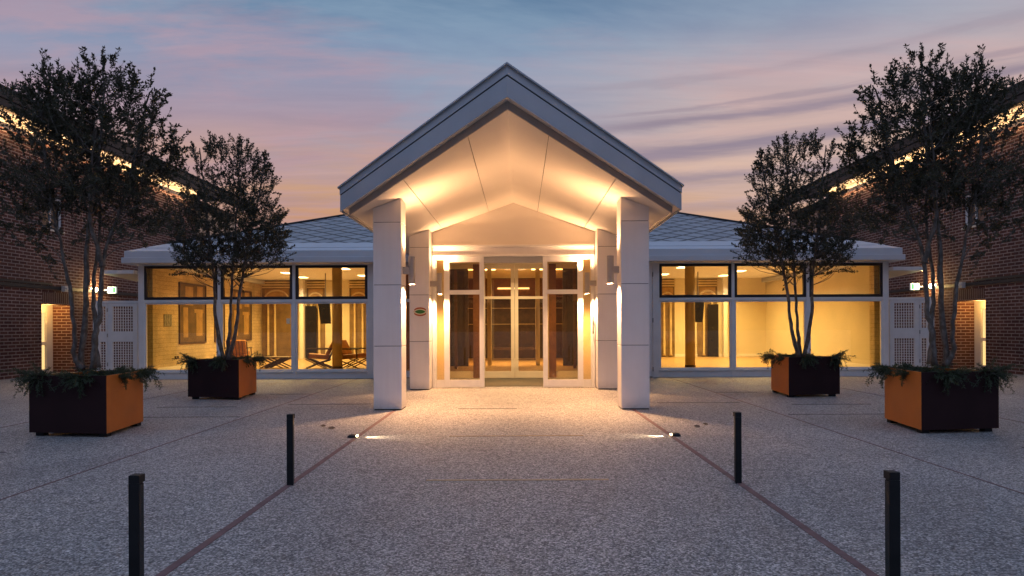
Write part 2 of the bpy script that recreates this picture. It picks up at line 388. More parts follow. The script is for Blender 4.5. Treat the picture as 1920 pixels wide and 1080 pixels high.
# ------------------------------------------------------------------ glass pavilion (both wings, roof, interior)
GY = 18.67
EZ = 3.13
PSL = 0.36
def pavilion():
    p = thing('glass_pavilion', 'long low glazed pavilion with a hipped diamond-tile roof, lit gold inside', 'building', (0, 18.67, 0))
    XE = 10.42
    # roof: hip; front tile start .77 behind the eave
    y0, y1 = 18.28, 38.28
    def rp(t): return (3.46 + PSL * t)
    t0 = 0.77
    a, b_, c_, d_ = (-XE, y0), (XE, y0), (XE, y1), (-XE, y1)
    def corner(t): return [(-XE + t, y0 + t, rp(t)), (XE - t, y0 + t, rp(t)), (XE - t, y1 - t, rp(t)), (-XE + t, y1 - t, rp(t))]
    T = 10.0
    lo, hi = corner(t0), corner(T)
    m = MB()
    for k in range(4): m.face([lo[k], lo[(k + 1) % 4], hi[(k + 1) % 4], hi[k]])
    roof = m.build('roof', 'diamond_tile', p)
    m = MB(); e0 = corner(0.0); e1 = corner(0.30); e1b = [(x, y, z + 0.012) for x, y, z in e1]; e2 = [(x, y, z + 0.012) for x, y, z in corner(t0 + 0.02)]
    for k in range(4):
        k2 = (k + 1) % 4
        m.face([e0[k], e0[k2], e1[k2], e1[k]]); m.face([e1[k], e1[k2], e1b[k2], e1b[k]]); m.face([e1b[k], e1b[k2], e2[k2], e2[k]])
    m.build('roof_flashing', 'eave_metal', roof)
    m = MB()
    for k in range(4):
        n0, n1 = Vector(corner(t0)[k]), Vector(hi[k])
        m.tube([n0 + Vector((0, 0, .02)), n1 + Vector((0, 0, .02))], 0.035, 6)
    m.build('hip_cap', 'gutter_dark', roof)
    # eave fascia
    m = MB()
    m.box(-10.46, 10.46, 18.20, 18.62, EZ, 3.285)
    for s in (-1, 1): m.box(s * 10.46, s * 10.0, 18.62, 38.3, EZ, 3.285)
    m.build('eave_fascia', 'eave_metal', p, bevel=0.01)
    m = MB()
    m.box(-XE, XE, 18.27, 18.62, 3.287, 3.458)
    for s in (-1, 1): m.box(s * XE, s * 10.0, 18.62, 38.2, 3.287, 3.458)
    m.build('eave_fascia', 'eave_metal', p, bevel=0.006)
    # interior shell
    m = MB(); m.box(-10.22, 10.22, 18.75, 27.9, -0.1, 0.15); m.build('floor', 'oak', p)
    m = MB(); m.box(-10.22, 10.22, 18.75, 27.9, 3.3, 3.4)
    m.build('ceiling', 'ceiling_white', p)
    m = MB(); m.box(-10.22, 10.22, 27.52, 27.7, 0.15, 3.3); m.build('back_wall', 'cream_wall', p)
    m = MB(); m.box(-10.215, -10.16, 18.95, 27.52, 0.15, 3.3); m.build('end_wall', 'cream_brick', p)
    m = MB(); m.box(10.16, 10.215, 18.95, 27.52, 0.15, 3.3); m.build('end_wall', 'cream_wall', p)
    for s in (-1, 1):
        m = MB(); m.box(s * 10.16, s * 10.135, 19.0, 27.5, 0.152, 0.26); m.box(s * 10.13, s * 3.3, 27.49, 27.52, 0.152, 0.26)
        m.build('skirting', 'ceiling_white', p)
        # brick pier at the outer end, just inside the glass
        m = MB(); m.box(s * 10.155, s * 9.96, 18.85, 19.1, 0.15, 3.3); m.build('pier', 'cream_brick', p)
        # vertical cream post by the narrow inner frame
        m = MB(); m.box(s * 8.50, s * 8.34, 27.1, 27.3, 0.15, 3.3); m.build('inner_post', 'ceiling_white', p)
        # round column
        m = MB(); m.tube([(s * 5.22, 20.2, 0.15), (s * 5.22, 20.2, 3.295)], 0.145, 28)
        col = m.build('column', 'column_ochre', p, smooth=True)
        m = MB(); m.tube([(s * 5.22, 20.2, 0.151), (s * 5.22, 20.2, 0.24)], 0.155, 28); m.build('column_base', 'wood_dark', col)
        # dark inner door
        m = MB(); m.box(*((-8.33, -7.9) if s < 0 else (7.78, 8.19)), 27.28, 27.36, 0.152, 2.25); m.build('inner_door', 'screen_black', p)
        # added dark timber wall blocking light between lobby and wings
        m = MB(); m.box(s * 3.25, s * 3.15, 19.4, 27.5, 0.15, 3.3); m.build('light_block_wall', 'wood_mid', p)
    # lobby back panelling
    m = MB(); m.box(-3.15, 3.15, 26.9, 27.0, 0.15, 2.55); m.build('lobby_panel', 'wood_dark', p)
    m = MB(); m.box(-3.15, 3.15, 26.8, 26.88, 2.56, 3.29); m.build('lobby_panel', 'wood_mid', p)
    for s in (-1, 1):
        for (a_, b2) in ((0.58, 0.69), (0.82, 0.96)):
            m = MB(); m.box(s * a_ * 1.22, s * b2 * 1.22, 21.9, 22.1, 0.15, 3.29); m.build('lobby_post', 'sign_cream', p)
    m = MB(); m.box(-0.62, 0.62, 26.72, 26.78, 2.86, 2.92); m.build('light_strip', 'led_strip', p)
    m = MB(); m.box(-2.6, 2.6, 26.60, 26.62, 1.48, 1.5); m.box(-2.6, 2.6, 26.60, 26.62, 2.1, 2.12)
    m.build('handrail', 'portal_light', p)
    # reception bench silhouettes in the lobby
    m = MB(); m.box(-0.9, 0.9, 24.9, 25.35, 0.55, 0.62)
    for x in (-.8, .8): m.box(x - .03, x + .03, 25.0, 25.3, 0.15, 0.55)
    o = m.build('bench', 'wood_dark', org=(0, 25.1, 0.15)); tag(o, 'dark low bench seen through the glass entrance doors', 'bench')

    # glazing
    for s in (-1, 1):
        # corner post
        m = MB(); m.box(s * 10.22, s * 10.08, GY - .05, GY + .06, 0, EZ); m.build('corner_post', 'white_frame', p, bevel=0.006)
        # return glazing on the end: simple white spandrel behind the post
        edges = [10.08, 8.03, 5.99, 3.98]
        for i in range(3):
            xa, xb = edges[i], edges[i + 1]
            mw = 0.04
            ia, ib = (xa - (0.0 if i == 0 else mw)), xb + (mw if i < 2 else 0.0)
            # lower window: frame then pane
            m = MB()
            for (u0, u1, z0, z1) in ((ia, ia - .045, .215, 2.08), (ib + .045, ib, .215, 2.08), (ia - .045, ib + .045, .215, .255), (ia - .045, ib + .045, 2.045, 2.08)):
                m.box(s * u0, s * u1, GY - .03, GY + .04, z0, z1)
            w = m.build('window', 'white_frame', p)
            m = MB(); m.box(s * (ia - .045), s * (ib + .045), GY, GY + .012, .255, 2.045); m.build('pane', 'glass_lower', w)
            # upper window in black frame
            m = MB(); f_ = .075
            for (u0, u1, z0, z1) in ((ia - .004, ia - f_, 2.166, 3.09), (ib + f_, ib + .004, 2.166, 3.09), (ia - f_, ib + f_, 2.166, 2.166 + f_), (ia - f_, ib + f_, 3.09 - .07, 3.09)):
                m.box(s * u0, s * u1, GY - .045, GY + .03, z0, z1)
            w = m.build('window', 'black_frame', p, bevel=0.004)
            w['label'] = 'black-framed upper window'
            m = MB(); m.box(s * (ia - f_), s * (ib + f_), GY - .01, GY + .002, 2.166 + f_, 3.02); m.build('pane', 'glass_upper', w)
            # mullion
            if i < 2:
                m = MB(); m.box(s * (xb - mw), s * (xb + mw), GY - .06, GY + .06, 0.0, EZ); m.build('mullion', 'white_frame', p, bevel=0.005)
        m = MB()
        for i in range(3):
            xa = edges[i] - (0 if i == 0 else .04); xb = edges[i + 1] + (.04 if i < 2 else 0)
            m.box(s * xa, s * xb, GY - .055, GY + .05, 2.083, 2.163)
        m.build('transom', 'white_frame', p, bevel=0.004)
        m = MB(); m.box(s * 10.08, s * 3.98, GY - .03, GY + .06, 3.092, EZ - .002); m.build('head', 'white_frame', p)
        m = MB()
        for i in range(3):
            xa = edges[i] - (0 if i == 0 else .04); xb = edges[i + 1] + (.04 if i < 2 else 0)
            m.box(s * xa, s * xb, GY - .05, GY + .07, 0.0, .165); m.box(s * xa, s * xb, GY - .085, GY + .07, .168, .212)
        m.build('sill', 'white_frame', p, bevel=0.006)
        # glazed side door beside the entrance: post with hinges, leaf
        m = MB(); m.box(s * 3.98, s * 3.80, GY - .05, GY + .06, 0, EZ - .002); m.build('door_post', 'white_frame', p, bevel=0.006)
        m = MB()
        for (u0, u1, z0, z1) in ((3.79, 3.69, .02, 2.95), (2.80, 2.70, .02, 2.95), (3.69, 2.80, .02, .2), (3.69, 2.80, 2.08, 2.163), (3.69, 2.80, 2.85, 2.95)):
            m.box(s * u0, s * u1, GY - .04, GY + .03, z0, z1)
        dr = m.build('door', 'white_frame', p)
        m = MB(); m.box(s * 3.69, s * 2.80, GY - .006, GY + .006, .2, 2.08); m.box(s * 3.69, s * 2.80, GY - .006, GY + .006, 2.163, 2.85); m.build('pane', 'glass_door', dr)
        for z in (.22, 1.55, 2.8):
            m = MB(); m.tube([(s * 3.80, GY - .06, z - .06), (s * 3.80, GY - .06, z + .06)], .017, 8); m.build('hinge', 'grey_metal', dr)
        m = MB(); m.box(s * 3.795, s * 2.0, GY - .04, GY + .05, 2.955, EZ - .002); m.box(s * 2.69, s * 2.02, GY - .03, GY + .05, 0, 2.95); m.build('wall', 'white_panel', p)
        # brick wall of the pavilion end, outside
        m = MB(); m.box(s * 10.218, s * 10.30, 18.73, 27.9, 0, EZ); m.build('end_wall', 'white_panel', p)
        # ceiling lights
        for (x, y) in ((7.9, 23.8), (8.0, 25.9), (5.55, 25.2), (7.7, 21.3), (5.5, 22.2)):
            m = MB(); m.box(s * x - .14, s * x + .14, y - .25, y + .25, 3.285, 3.299); m.build('ceiling_light', 'glow_warm', p)
            area('ceiling_lamp', (s * x, y, 3.27), .28, .5, 92, (1.0, 0.86, 0.62), 150)
    for x in (-1.15, 1.15):
        m = MB(); m.box(x - .55, x + .55, 22.6, 22.8, 3.28, 3.299); m.build('ceiling_light', 'glow_warm', p)
        area('ceiling_lamp', (x, 22.7, 3.26), 1.0, .2, 170, (1.0, 0.70, 0.36), 160)
    return p
PAV = pavilion()

# ------------------------------------------------------------------ entrance porch
SZ, SLP = 4.23, 0.36
YA, KY = 8.86, 0.918
def sz(x): return SZ - SLP * abs(x)
def yf(x): return YA + KY * abs(x)
def porch():
    p = thing('entrance_porch', 'white gabled entrance porch with pointed grey roof edge on four square columns, lit orange', 'porch', (0, 15.6, 0))
    YB = 18.3
    # soffit panels
    for s in (-1, 1):
        seams = [0.0, 0.56, 1.62, 2.66]
        for a, b in zip(seams[:-1], seams[1:]):
            a2 = a + (0.005 if a > 0 else 0.0); b2 = b - (0.005 if b < 2.6 else 0)
            m = MB()
            bt = [(s * a2, yf(a2), sz(a2)), (s * b2, yf(b2), sz(b2)), (s * b2, YB, sz(b2)), (s * a2, YB, sz(a2))]
            m.hexa(bt, [(x, y, z + .03) for x, y, z in bt]); m.build('soffit_panel', 'soffit_white', p)
        m = MB(); bt = [(0, yf(0) + .06, SZ + .04), (s * 2.6, yf(2.6) + .06, sz(2.6) + .04), (s * 2.6, YB, sz(2.6) + .04), (0, YB, SZ + .04)]
        m.hexa(bt, [(x, y, z + .02) for x, y, z in bt]); m.build('soffit_backing', 'dark_gap', p)
        # soffit edge trim (vertical strip at the front)
        m = MB(); i0, i1 = (0, yf(0) - .004), (s * 2.672, yf(2.66) - .004)
        def strip(m, q0, q1, dy, z0, z1, zoff0, zoff1):
            # slab following the rake between plan points q0 (apex) and q1 (eave)
            bt = [(q0[0], q0[1], SZ + zoff0 - SLP * abs(q0[0])), (q1[0], q1[1], SZ + zoff0 - SLP * abs(q1[0])),
                  (q1[0], q1[1] + dy, SZ + zoff0 - SLP * abs(q1[0])), (q0[0], q0[1] + dy, SZ + zoff0 - SLP * abs(q0[0]))]
            m.hexa(bt, [(x, y, z + zoff1 - zoff0) for x, y, z in bt])
        strip(m, i0, i1, .035, 0, 0, -.012, .098); m.build('soffit_trim', 'trim_metal', p)
        # lip (underside between trim and fascia)
        m = MB(); f0, f1 = (0, 8.655), (s * 2.81, 8.655 + KY * 2.81)
        zl = lambda x: SZ + .098 - SLP * abs(x)
        bt = [(0, f0[1] + .03, zl(0)), (f1[0] - s * .03, f1[1] + .01, zl(2.78)), (s * 2.66, yf(2.66) + .03, zl(2.66)), (0, YA + .03, zl(0))]
        m.hexa(bt, [(x, y, z + .02) for x, y, z in bt])
        bt = [(f1[0] - s * .03, f1[1] + .01, zl(2.78)), (f1[0] - s * .03, YB, zl(2.78)), (s * 2.66, YB, zl(2.66)), (s * 2.66, yf(2.66) + .03, zl(2.66))]
        m.hexa(bt, [(x, y, z + .02) for x, y, z in bt])
        m.build('soffit_lip', 'soffit_white', p)
        m = MB(); m.box(s * 2.645, s * 2.66, yf(2.66) + .034, YB, sz(2.66) - .012, sz(2.66) + .09); m.build('soffit_trim', 'soffit_white', p)
        # fascia, lower band / groove / upper band
        m = MB(); strip(m, f0, f1, .045, 0, 0, .085, .345)
        m.hexa([(f1[0], f1[1] + .045, zl(2.81) - .013), (f1[0], YB, zl(2.81) - .013), (f1[0] - s * .03, YB, zl(2.81) - .013), (f1[0] - s * .03, f1[1] + .045, zl(2.81) - .013)],
               [(f1[0], f1[1] + .045, zl(2.81) + .247), (f1[0], YB, zl(2.81) + .247), (f1[0] - s * .03, YB, zl(2.81) + .247), (f1[0] - s * .03, f1[1] + .045, zl(2.81) + .247)])
        m.build('fascia', 'fascia_metal', p)
        m = MB(); g0, g1 = (0, 8.655 + .02), (s * 2.80, 8.655 + .02 + KY * 2.80)
        strip(m, g0, g1, .03, 0, 0, .346, .366)
        m.box(s * 2.77, s * 2.798, g1[1] + .03, YB, sz(2.80) + .346, sz(2.80) + .366); m.build('fascia_groove', 'dark_gap', p)
        m = MB(); strip(m, (0, 8.648), (s * 2.817, 8.648 + KY * 2.817), .05, 0, 0, .367, .483)
        z0 = sz(2.817) + .367
        m.box(s * 2.817, s * 2.78, 8.648 + KY * 2.817 + .05, YB, z0, z0 + .116); m.build('fascia', 'fascia_metal', p)
        # roof sheet
        m = MB()
        zt = lambda x: SZ + .484 - SLP * abs(x)
        bt = [(0, 8.60, zt(0)), (s * 2.85, 8.60 + KY * 2.85, zt(2.85)), (s * 2.85, 22, zt(2.85)), (0, 22, zt(0))]
        m.hexa(bt, [(x, y, z + .022) for x, y, z in bt]); m.build('roof', 'fascia_metal', p)
    # gable wall
    m = MB()
    def wallpoly(m, x0, x1, y0, y1, zb):
        b = [(x0, y0, zb), (x1, y0, zb), (x1, y1, zb), (x0, y1, zb)]
        m.hexa(b, [(x, y, sz(x) - .003) for x, y, z in b])
    wallpoly(m, -1.85, 0, 15.62, 15.72, 3.255); wallpoly(m, 0, 1.85, 15.62, 15.72, 3.255)
    m.build('gable_wall', 'soffit_white', p)
    m = MB(); m.box(-1.84, 1.84, 15.47, 15.72, 3.205, 3.252); m.box(-1.84, 1.84, 15.50, 15.72, 3.0, 3.03)
    m.build('ledge', 'white_frame', p, bevel=.006)
    m = MB(); m.box(-1.84, 1.84, 15.55, 15.72, 3.033, 3.2); m.build('door_header', 'white_panel', p)
    m = MB(); m.box(-.68, .68, 15.66, 15.72, 2.86, 2.998); m.build('door_header', 'grey_box', p)
    # columns of stacked cladding panels
    def column(x0, x1, y0, y1, name='column'):
        cuts = [0.02, 1.082, 2.112, 3.165]
        m = MB()
        for k, z in enumerate(cuts):
            if k < 3: m.box(x0, x1, y0, y1, z, cuts[k + 1] - .009)
            else:
                b = [(x0, y0, z), (x1, y0, z), (x1, y1, z), (x0, y1, z)]
                m.hexa(b, [(x, y, sz(x) - .004) for x, y, _ in b])
        c = m.build(name, 'white_panel', p, bevel=.004)
        m = MB(); i = .012
        m.box(x0 + i, x1 - i, y0 + i, y1 - i, 0.0, 3.3); m.build('column_core', 'dark_gap', c)
    for s in (-1, 1):
        xs_ = sorted((s * 1.843, s * 2.315)); column(xs_[0], xs_[1], 11.45, 11.91)
        xs_ = sorted((s * 1.862, s * 2.30)); column(xs_[0], xs_[1], 15.10, 15.58)
        # vestibule cheek, side wall and roof
        m = MB(); wallpoly(m, *sorted((s * 1.85, s * 1.95)), 15.62, 18.6, 0.0); m.build('side_wall', 'white_panel', p)
        m = MB(); m.box(s * 1.785, s * 1.848, 15.52, 15.70, 0, 2.998); m.build('door_jamb', 'white_frame', p)
        # narrow side light
        m = MB(); m.box(s * 1.784, s * 1.59, 15.63, 15.69, 0, .18); m.box(s * 1.784, s * 1.59, 15.63, 15.69, 2.93, 2.998)
        m.box(s * 1.784, s * 1.765, 15.63, 15.69, .18, 2.93)
        w = m.build('side_light', 'white_frame', p)
        m = MB(); m.box(s * 1.765, s * 1.59, 15.655, 15.665, .18, 2.93); m.build('pane', 'glass_door', w)
        # sliding door leaf
        m = MB()
        X0, X1 = 1.585, .67
        for (u0, u1, z0, z1) in ((X0, X0 - .125, .02, 2.995), (X1 + .105, X1, .02, 2.995), (X0 - .125, X1 + .105, .02, .185), (X0 - .125, X1 + .105, 2.135, 2.235), (X0 - .125, X1 + .105, 2.87, 2.995)):
            m.box(s * u0, s * u1, 15.555, 15.605, z0, z1)
        d = m.build('sliding_door', 'white_frame', p, bevel=.005)
        m = MB(); m.box(s * (X0 - .125), s * (X1 + .105), 15.576, 15.584, .185, 2.135); m.box(s * (X0 - .125), s * (X1 + .105), 15.576, 15.584, 2.235, 2.87)
        m.build('pane', 'glass_door', d)
        # inner leaf at the pavilion wall
        m = MB()
        for (u0, u1, z0, z1) in ((.004, .10, .01, 3.08), (.80, .92, .01, 3.08), (.10, .80, .01, .19), (.10, .80, 2.14, 2.215), (.10, .80, 2.96, 3.08)):
            m.box(s * u0, s * u1, 18.46, 18.52, z0, z1)
        d = m.build('inner_door', 'sign_cream', p, bevel=.005)
        m = MB(); m.box(s * .10, s * .80, 18.486, 18.494, .19, 2.14); m.box(s * .10, s * .80, 18.486, 18.494, 2.215, 2.96); m.build('pane', 'glass_door', d)
        m = MB(); m.box(s * 1.12, s * 1.84, 18.46, 18.52, 0.01, .19); m.box(s * 1.12, s * 1.84, 18.46, 18.52, 2.96, 3.08); m.box(s * 1.76, s * 1.84, 18.46, 18.52, .192, 2.958)
        f = m.build('screen_frame', 'sign_cream', p)
        m = MB(); m.box(s * 1.12, s * 1.76, 18.486, 18.494, .192, 2.958); m.build('pane', 'glass_door', f)
        m = MB(); m.box(s * 1.5, s * 3.14, 21.6, 21.7, 0.152, 3.29); m.build('lobby_screen', 'wood_dark', p)
        m = MB(); m.box(s * 1.72, s * 1.80, 20.2, 20.3, 0.152, 3.29); m.build('lobby_post', 'wood_mid', p)
        m = MB(); m.box(s * .93, s * 1.118, 18.40, 18.54, 0.01, 3.08); m.build('lobby_screen', 'wood_mid', p)
        m = MB(); m.box(s * 1.60, s * 1.847, 15.95, 16.0, 0.01, 3.08); m.build('side_light_brightener', 'white_panel', p)  # added pale panel that makes the side light look bright
        # timber lining on the inside of the vestibule
        m = MB(); m.box(s * 1.848, s * 1.80, 17.45, 18.4, 0.01, 3.05); m.build('lining', 'wood_mid', p)
    m = MB(); m.box(-1.84, 1.84, 15.73, 18.58, 3.09, 3.2); m.build('vestibule_ceiling', 'ceiling_white', p)
    m = MB(); m.box(-.3, .3, 16.75, 16.95, 3.07, 3.088); m.build('ceiling_light', 'glow_warm', p)
    area('vestibule_lamp', (0, 16.85, 3.06), .55, .18, 85, (1.0, 0.68, 0.35), 150)
    m = MB(); m.box(-1.84, 1.84, 15.5, 18.58, -.02, .009); m.build('threshold', 'aggregate', p)
    # pull handle on the right side light
    m = MB(); m.tube([(1.80, 15.44, 1.22), (1.80, 15.44, 1.62)], .014, 10); m.tube([(1.80, 15.44, 1.26), (1.80, 15.53, 1.26)], .01, 8); m.tube([(1.80, 15.44, 1.58), (1.80, 15.53, 1.58)], .01, 8)
    m.build('pull_handle', 'black_metal', p, smooth=True)
    p.rotation_euler.z = -0.0100   # the porch stands a touch askew to the pavilion
    return p
PORCH = porch()

m = MB(); m.box(-.78, .78, 15.8, 18.3, .0095, .022)
tag(m.build('doormat', 'mat_grey', org=(0, 17, 0)), 'grey-brown entrance mat on the floor between the two sets of doors', 'mat')

# emblem on the left rear column
def emblem():
    cx, y, cz = PX(788, 15.1), 15.10, PZ(584.5, 15.1, 788)
    e = thing('emblem_sign', 'almond-shaped green, cream and rust emblem sign on the left rear column', 'sign', (cx, y, cz))
    def lens(w, h, y0, y1, clip=None, n=20):
        up = []; k = (w * w - h * h) / (2 * h); rad = math.sqrt(w * w + k * k)
        a = math.atan2(w, k)
        for i in range(n + 1):
            t = -a + 2 * a * i / n
            up.append((rad * math.sin(t), rad * math.cos(t) - k))
        pts = up + [(x, -z) for x, z in reversed(up[1:-1])]
        mb = MB(); mb.hexa([(cx + x, y0, cz + z) for x, z in pts], [(cx + x, y1, cz + z) for x, z in pts]); return mb
    def ell(w, h, y0, y1, n=40, clip=.13):
        pts = []
        for i in range(n):
            t = 2 * math.pi * i / n; pts.append((max(-clip, min(clip, w * math.cos(t))), h * math.sin(t)))
        mb = MB(); mb.hexa([(cx + x, y0, cz + z) for x, z in pts], [(cx + x, y1, cz + z) for x, z in pts]); return mb
    ell(.155, .098, y - .010, y - .001).build('backplate', 'sign_red', e)
    lens(.158, .064, y - .016, y - .0105).build('almond', 'sign_cream', e)
    lens(.118, .043, y - .021, y - .0165).build('green_centre', 'sign_green', e)
emblem()

# wall lamps
def wall_lamp(cx, cy, wallx, label):
    sh = -(15.6 - cy) * 0.01; cx += sh; wallx += sh
    z0, z1, r = 2.125, 2.60, .058
    t = thing('wall_lamp', label, 'lamp', (wallx, cy, 2.36), 'up-and-down lamps on the porch columns')
    m = MB(); m.ring(cx, cy, z0, z1, r - .006, r, 32); m.build('lamp_shade', 'lamp_body', t, smooth=False)
    m = MB(); m.box(min(wallx, cx), max(wallx, cx) , cy - .045, cy + .045, 2.30, 2.42)
    m.build('bracket', 'lamp_body', t, bevel=.004)
    for z, dz in ((z0 + .06, 1), (z1 - .06, -1)):
        m = MB(); m.tube([(cx, cy, z), (cx, cy, z + .012 * dz)], r - .008, 24); m.build('lens', 'glow_lens', t)
    return t
for s, nm in ((-1, 'left'), (1, 'right')):
    for (x, y, wx, row, e) in ((1.70, 11.68, 1.843, 'front', 1.0), (1.655, 15.30, 1.862, 'rear', .8)):
        wall_lamp(s * x, y, s * wx, f'grey cylinder lamp on the inner face of the {nm} {row} column')
        sh = -(15.6 - y) * 0.01
        spot('wall_lamp_down', (s * x + sh, y, 2.16), (s * (x - .30), y - .15, 0), 540 * e, 150, .8)
        spot('wall_lamp_up', (s * x + sh, y, 2.56), (s * (x - .85), y + .35, 3.75), (265 if row == 'front' else 255), 168, 1.0)

# ground spotlights
for s, nm in ((-1, 'left'), (1, 'right')):
    x, y = s * 2.05, 8.66
    t = thing('ground_spotlight', f'small dome spotlight on the {nm} paving joint throwing a beam inwards', 'spotlight', (x, y, 0), 'ground spotlights before the porch')
    m = MB()
    prof = [(.065, .004), (.06, .02), (.042, .036), (.015, .043)]
    m.tube([(x, y, z) for r, z in prof], [r for r, z in prof], 20); m.build('dome', 'black_metal', t, smooth=True)
    m = MB(); m.box(x - s * .048, x - s * .068, y - .03, y + .03, .010, .030); m.build('lens', 'glow_warm', t)
    spot('ground_spot', (x - s * .085, y, .045), (x - s * .62, y, 0), 46, 60, .7, (1, .76, .48), .012)

# ------------------------------------------------------------------ bollards
def bollard(y, label):
    x = -1.985
    w, d, H = .056, .062, .63
    t = thing('bollard', label, 'bollard', (x, y, 0), 'black bollards along the red joints')
    x0, x1, y0, y1 = x - w / 2, x + w / 2, y - d / 2, y + d / 2
    m = MB()
    m.prism([(x0, y0), (x1, y0), (x1, y0 + .012), (x1 - .012, y0 + .0125), (x1 - .012, y1), (x0, y1)], 0, H - .042)
    m.build('post', 'black_metal', t, bevel=.0015)
    m = MB(); m.box(x0, x1, y0, y1, H - .0415, H); m.build('cap', 'black_metal', t, bevel=.002)
    m = MB(); m.box(x1 - .0115, x1 - .007, y0 + .014, y1 - .002, 0.03, H - .05); m.build('light_slot', 'screen_black', t)
    return t
for y, nm in ((3.59, 'near'), (6.07, 'far')):
    b = bollard(y, f'slim black square bollard, {nm} one of the left-hand pair')
    mirror(b, f'slim black square bollard, {nm} one of the right-hand pair')

# ------------------------------------------------------------------ planters
def planter(L, C, Rr, ztop, label, zbot=.05):
    L, C, Rr = (Vector((q[0], q[1], 0)) for q in (L, C, Rr))
    mid = (L + C) / 2; ax = (C - L).normalized()
    dR = Rr - mid; B = mid + dR - ax * (2 * dR.dot(ax))
    ctr = (L + C + Rr + B) / 4
    t = thing('planter', label, 'planter', (ctr.x, ctr.y, 0), 'steel tree planters on the plaza')
    q = [L, C, Rr, B]
    def slab(a, b, name, mat):
        d = (b - a).normalized(); n = Vector((-d.y, d.x, 0))
        th = .02
        pts = [a, b, b + n * th - d * th, a + n * th + d * th]
        m = MB(); m.prism([(p.x, p.y) for p in pts], zbot, ztop); return m.build(name, mat, t)
    slab(L, C, 'front_panel', 'planter_unlit'); slab(C, Rr, 'side_panel', 'planter_lit'); slab(Rr, B, 'back_panel', 'planter_unlit'); slab(B, L, 'side_panel', 'planter_lit')  # one metal: dim reflection painted front and back, warm reflection on the sides
    inn = [ctr + (p - ctr) * .955 for p in q]
    m = MB(); m.prism([(p.x, p.y) for p in inn], zbot + .02, ztop - .06); m.build('soil', 'soil', t)
    for p in q:
        f = ctr + (p - ctr) * .82
        m = MB(); m.box(f.x - .05, f.x + .05, f.y - .05, f.y + .05, 0, zbot + .021); m.build('foot', 'black_metal', t)
    return t, ctr, q
P1, c1, q1 = planter((-6.30, 8.87), (-5.21, 8.73), (-5.36, 9.87), .79, 'steel planter, front painted dim and sides painted lit, nearer one on the left')
P2, c2, q2 = planter((-6.38, 13.36), (-5.30, 13.16), (-5.41, 14.35), .78, 'steel planter, front painted dim and sides painted lit, farther one on the left')
mirror(P1, 'steel planter, front painted dim and sides painted lit, nearer one on the right')
mirror(P2, 'steel planter, front painted dim and sides painted lit, farther one on the right')

# ------------------------------------------------------------------ foliage helpers
class Leaves:
    def __init__(s): s.v = []; s.f = []; s.tone = []
    def leaf(s, p, d, L, W, rnd, tone):
        d = d.normalized(); r = Vector((rnd.gauss(0, 1), rnd.gauss(0, 1), rnd.gauss(0, 1)))
        a = d.cross(r)
        if a.length < 1e-4: return
        a.normalize(); n = d.cross(a)
        i = len(s.v)
        s.v += [p, p + d * L * .45 + a * W * .5 + n * W * .12, p + d * L, p + d * L * .45 - a * W * .5 + n * W * .12]
        s.f.append((i, i + 1, i + 2, i + 3)); s.tone += [tone] * 4
    def build(s, name, mat, parent):
        o_ = ORG[parent.name]
        me = bpy.data.meshes.new(name); me.from_pydata([tuple(v - o_) for v in s.v], [], s.f)
        at = me.attributes.new('tone', 'FLOAT', 'POINT'); at.data.foreach_set('value', s.tone)
        me.materials.append(MATS[mat]); ob = bpy.data.objects.new(name, me); COL.objects.link(ob); ob.parent = parent; ORG[ob.name] = o_
        return ob

def smooth_path(pts, sub=4):
    pts = [Vector(p) for p in pts]; out = []
    for i in range(len(pts) - 1):
        p0 = pts[max(i - 1, 0)]; p1 = pts[i]; p2 = pts[i + 1]; p3 = pts[min(i + 2, len(pts) - 1)]
        for k in range(sub):
            t = k / sub; t2 = t * t; t3 = t2 * t
            out.append(.5 * ((2 * p1) + (-p0 + p2) * t + (2 * p0 - 5 * p1 + 4 * p2 - p3) * t2 + (-p0 + 3 * p1 - 3 * p2 + p3) * t3))
    out.append(pts[-1]); return out

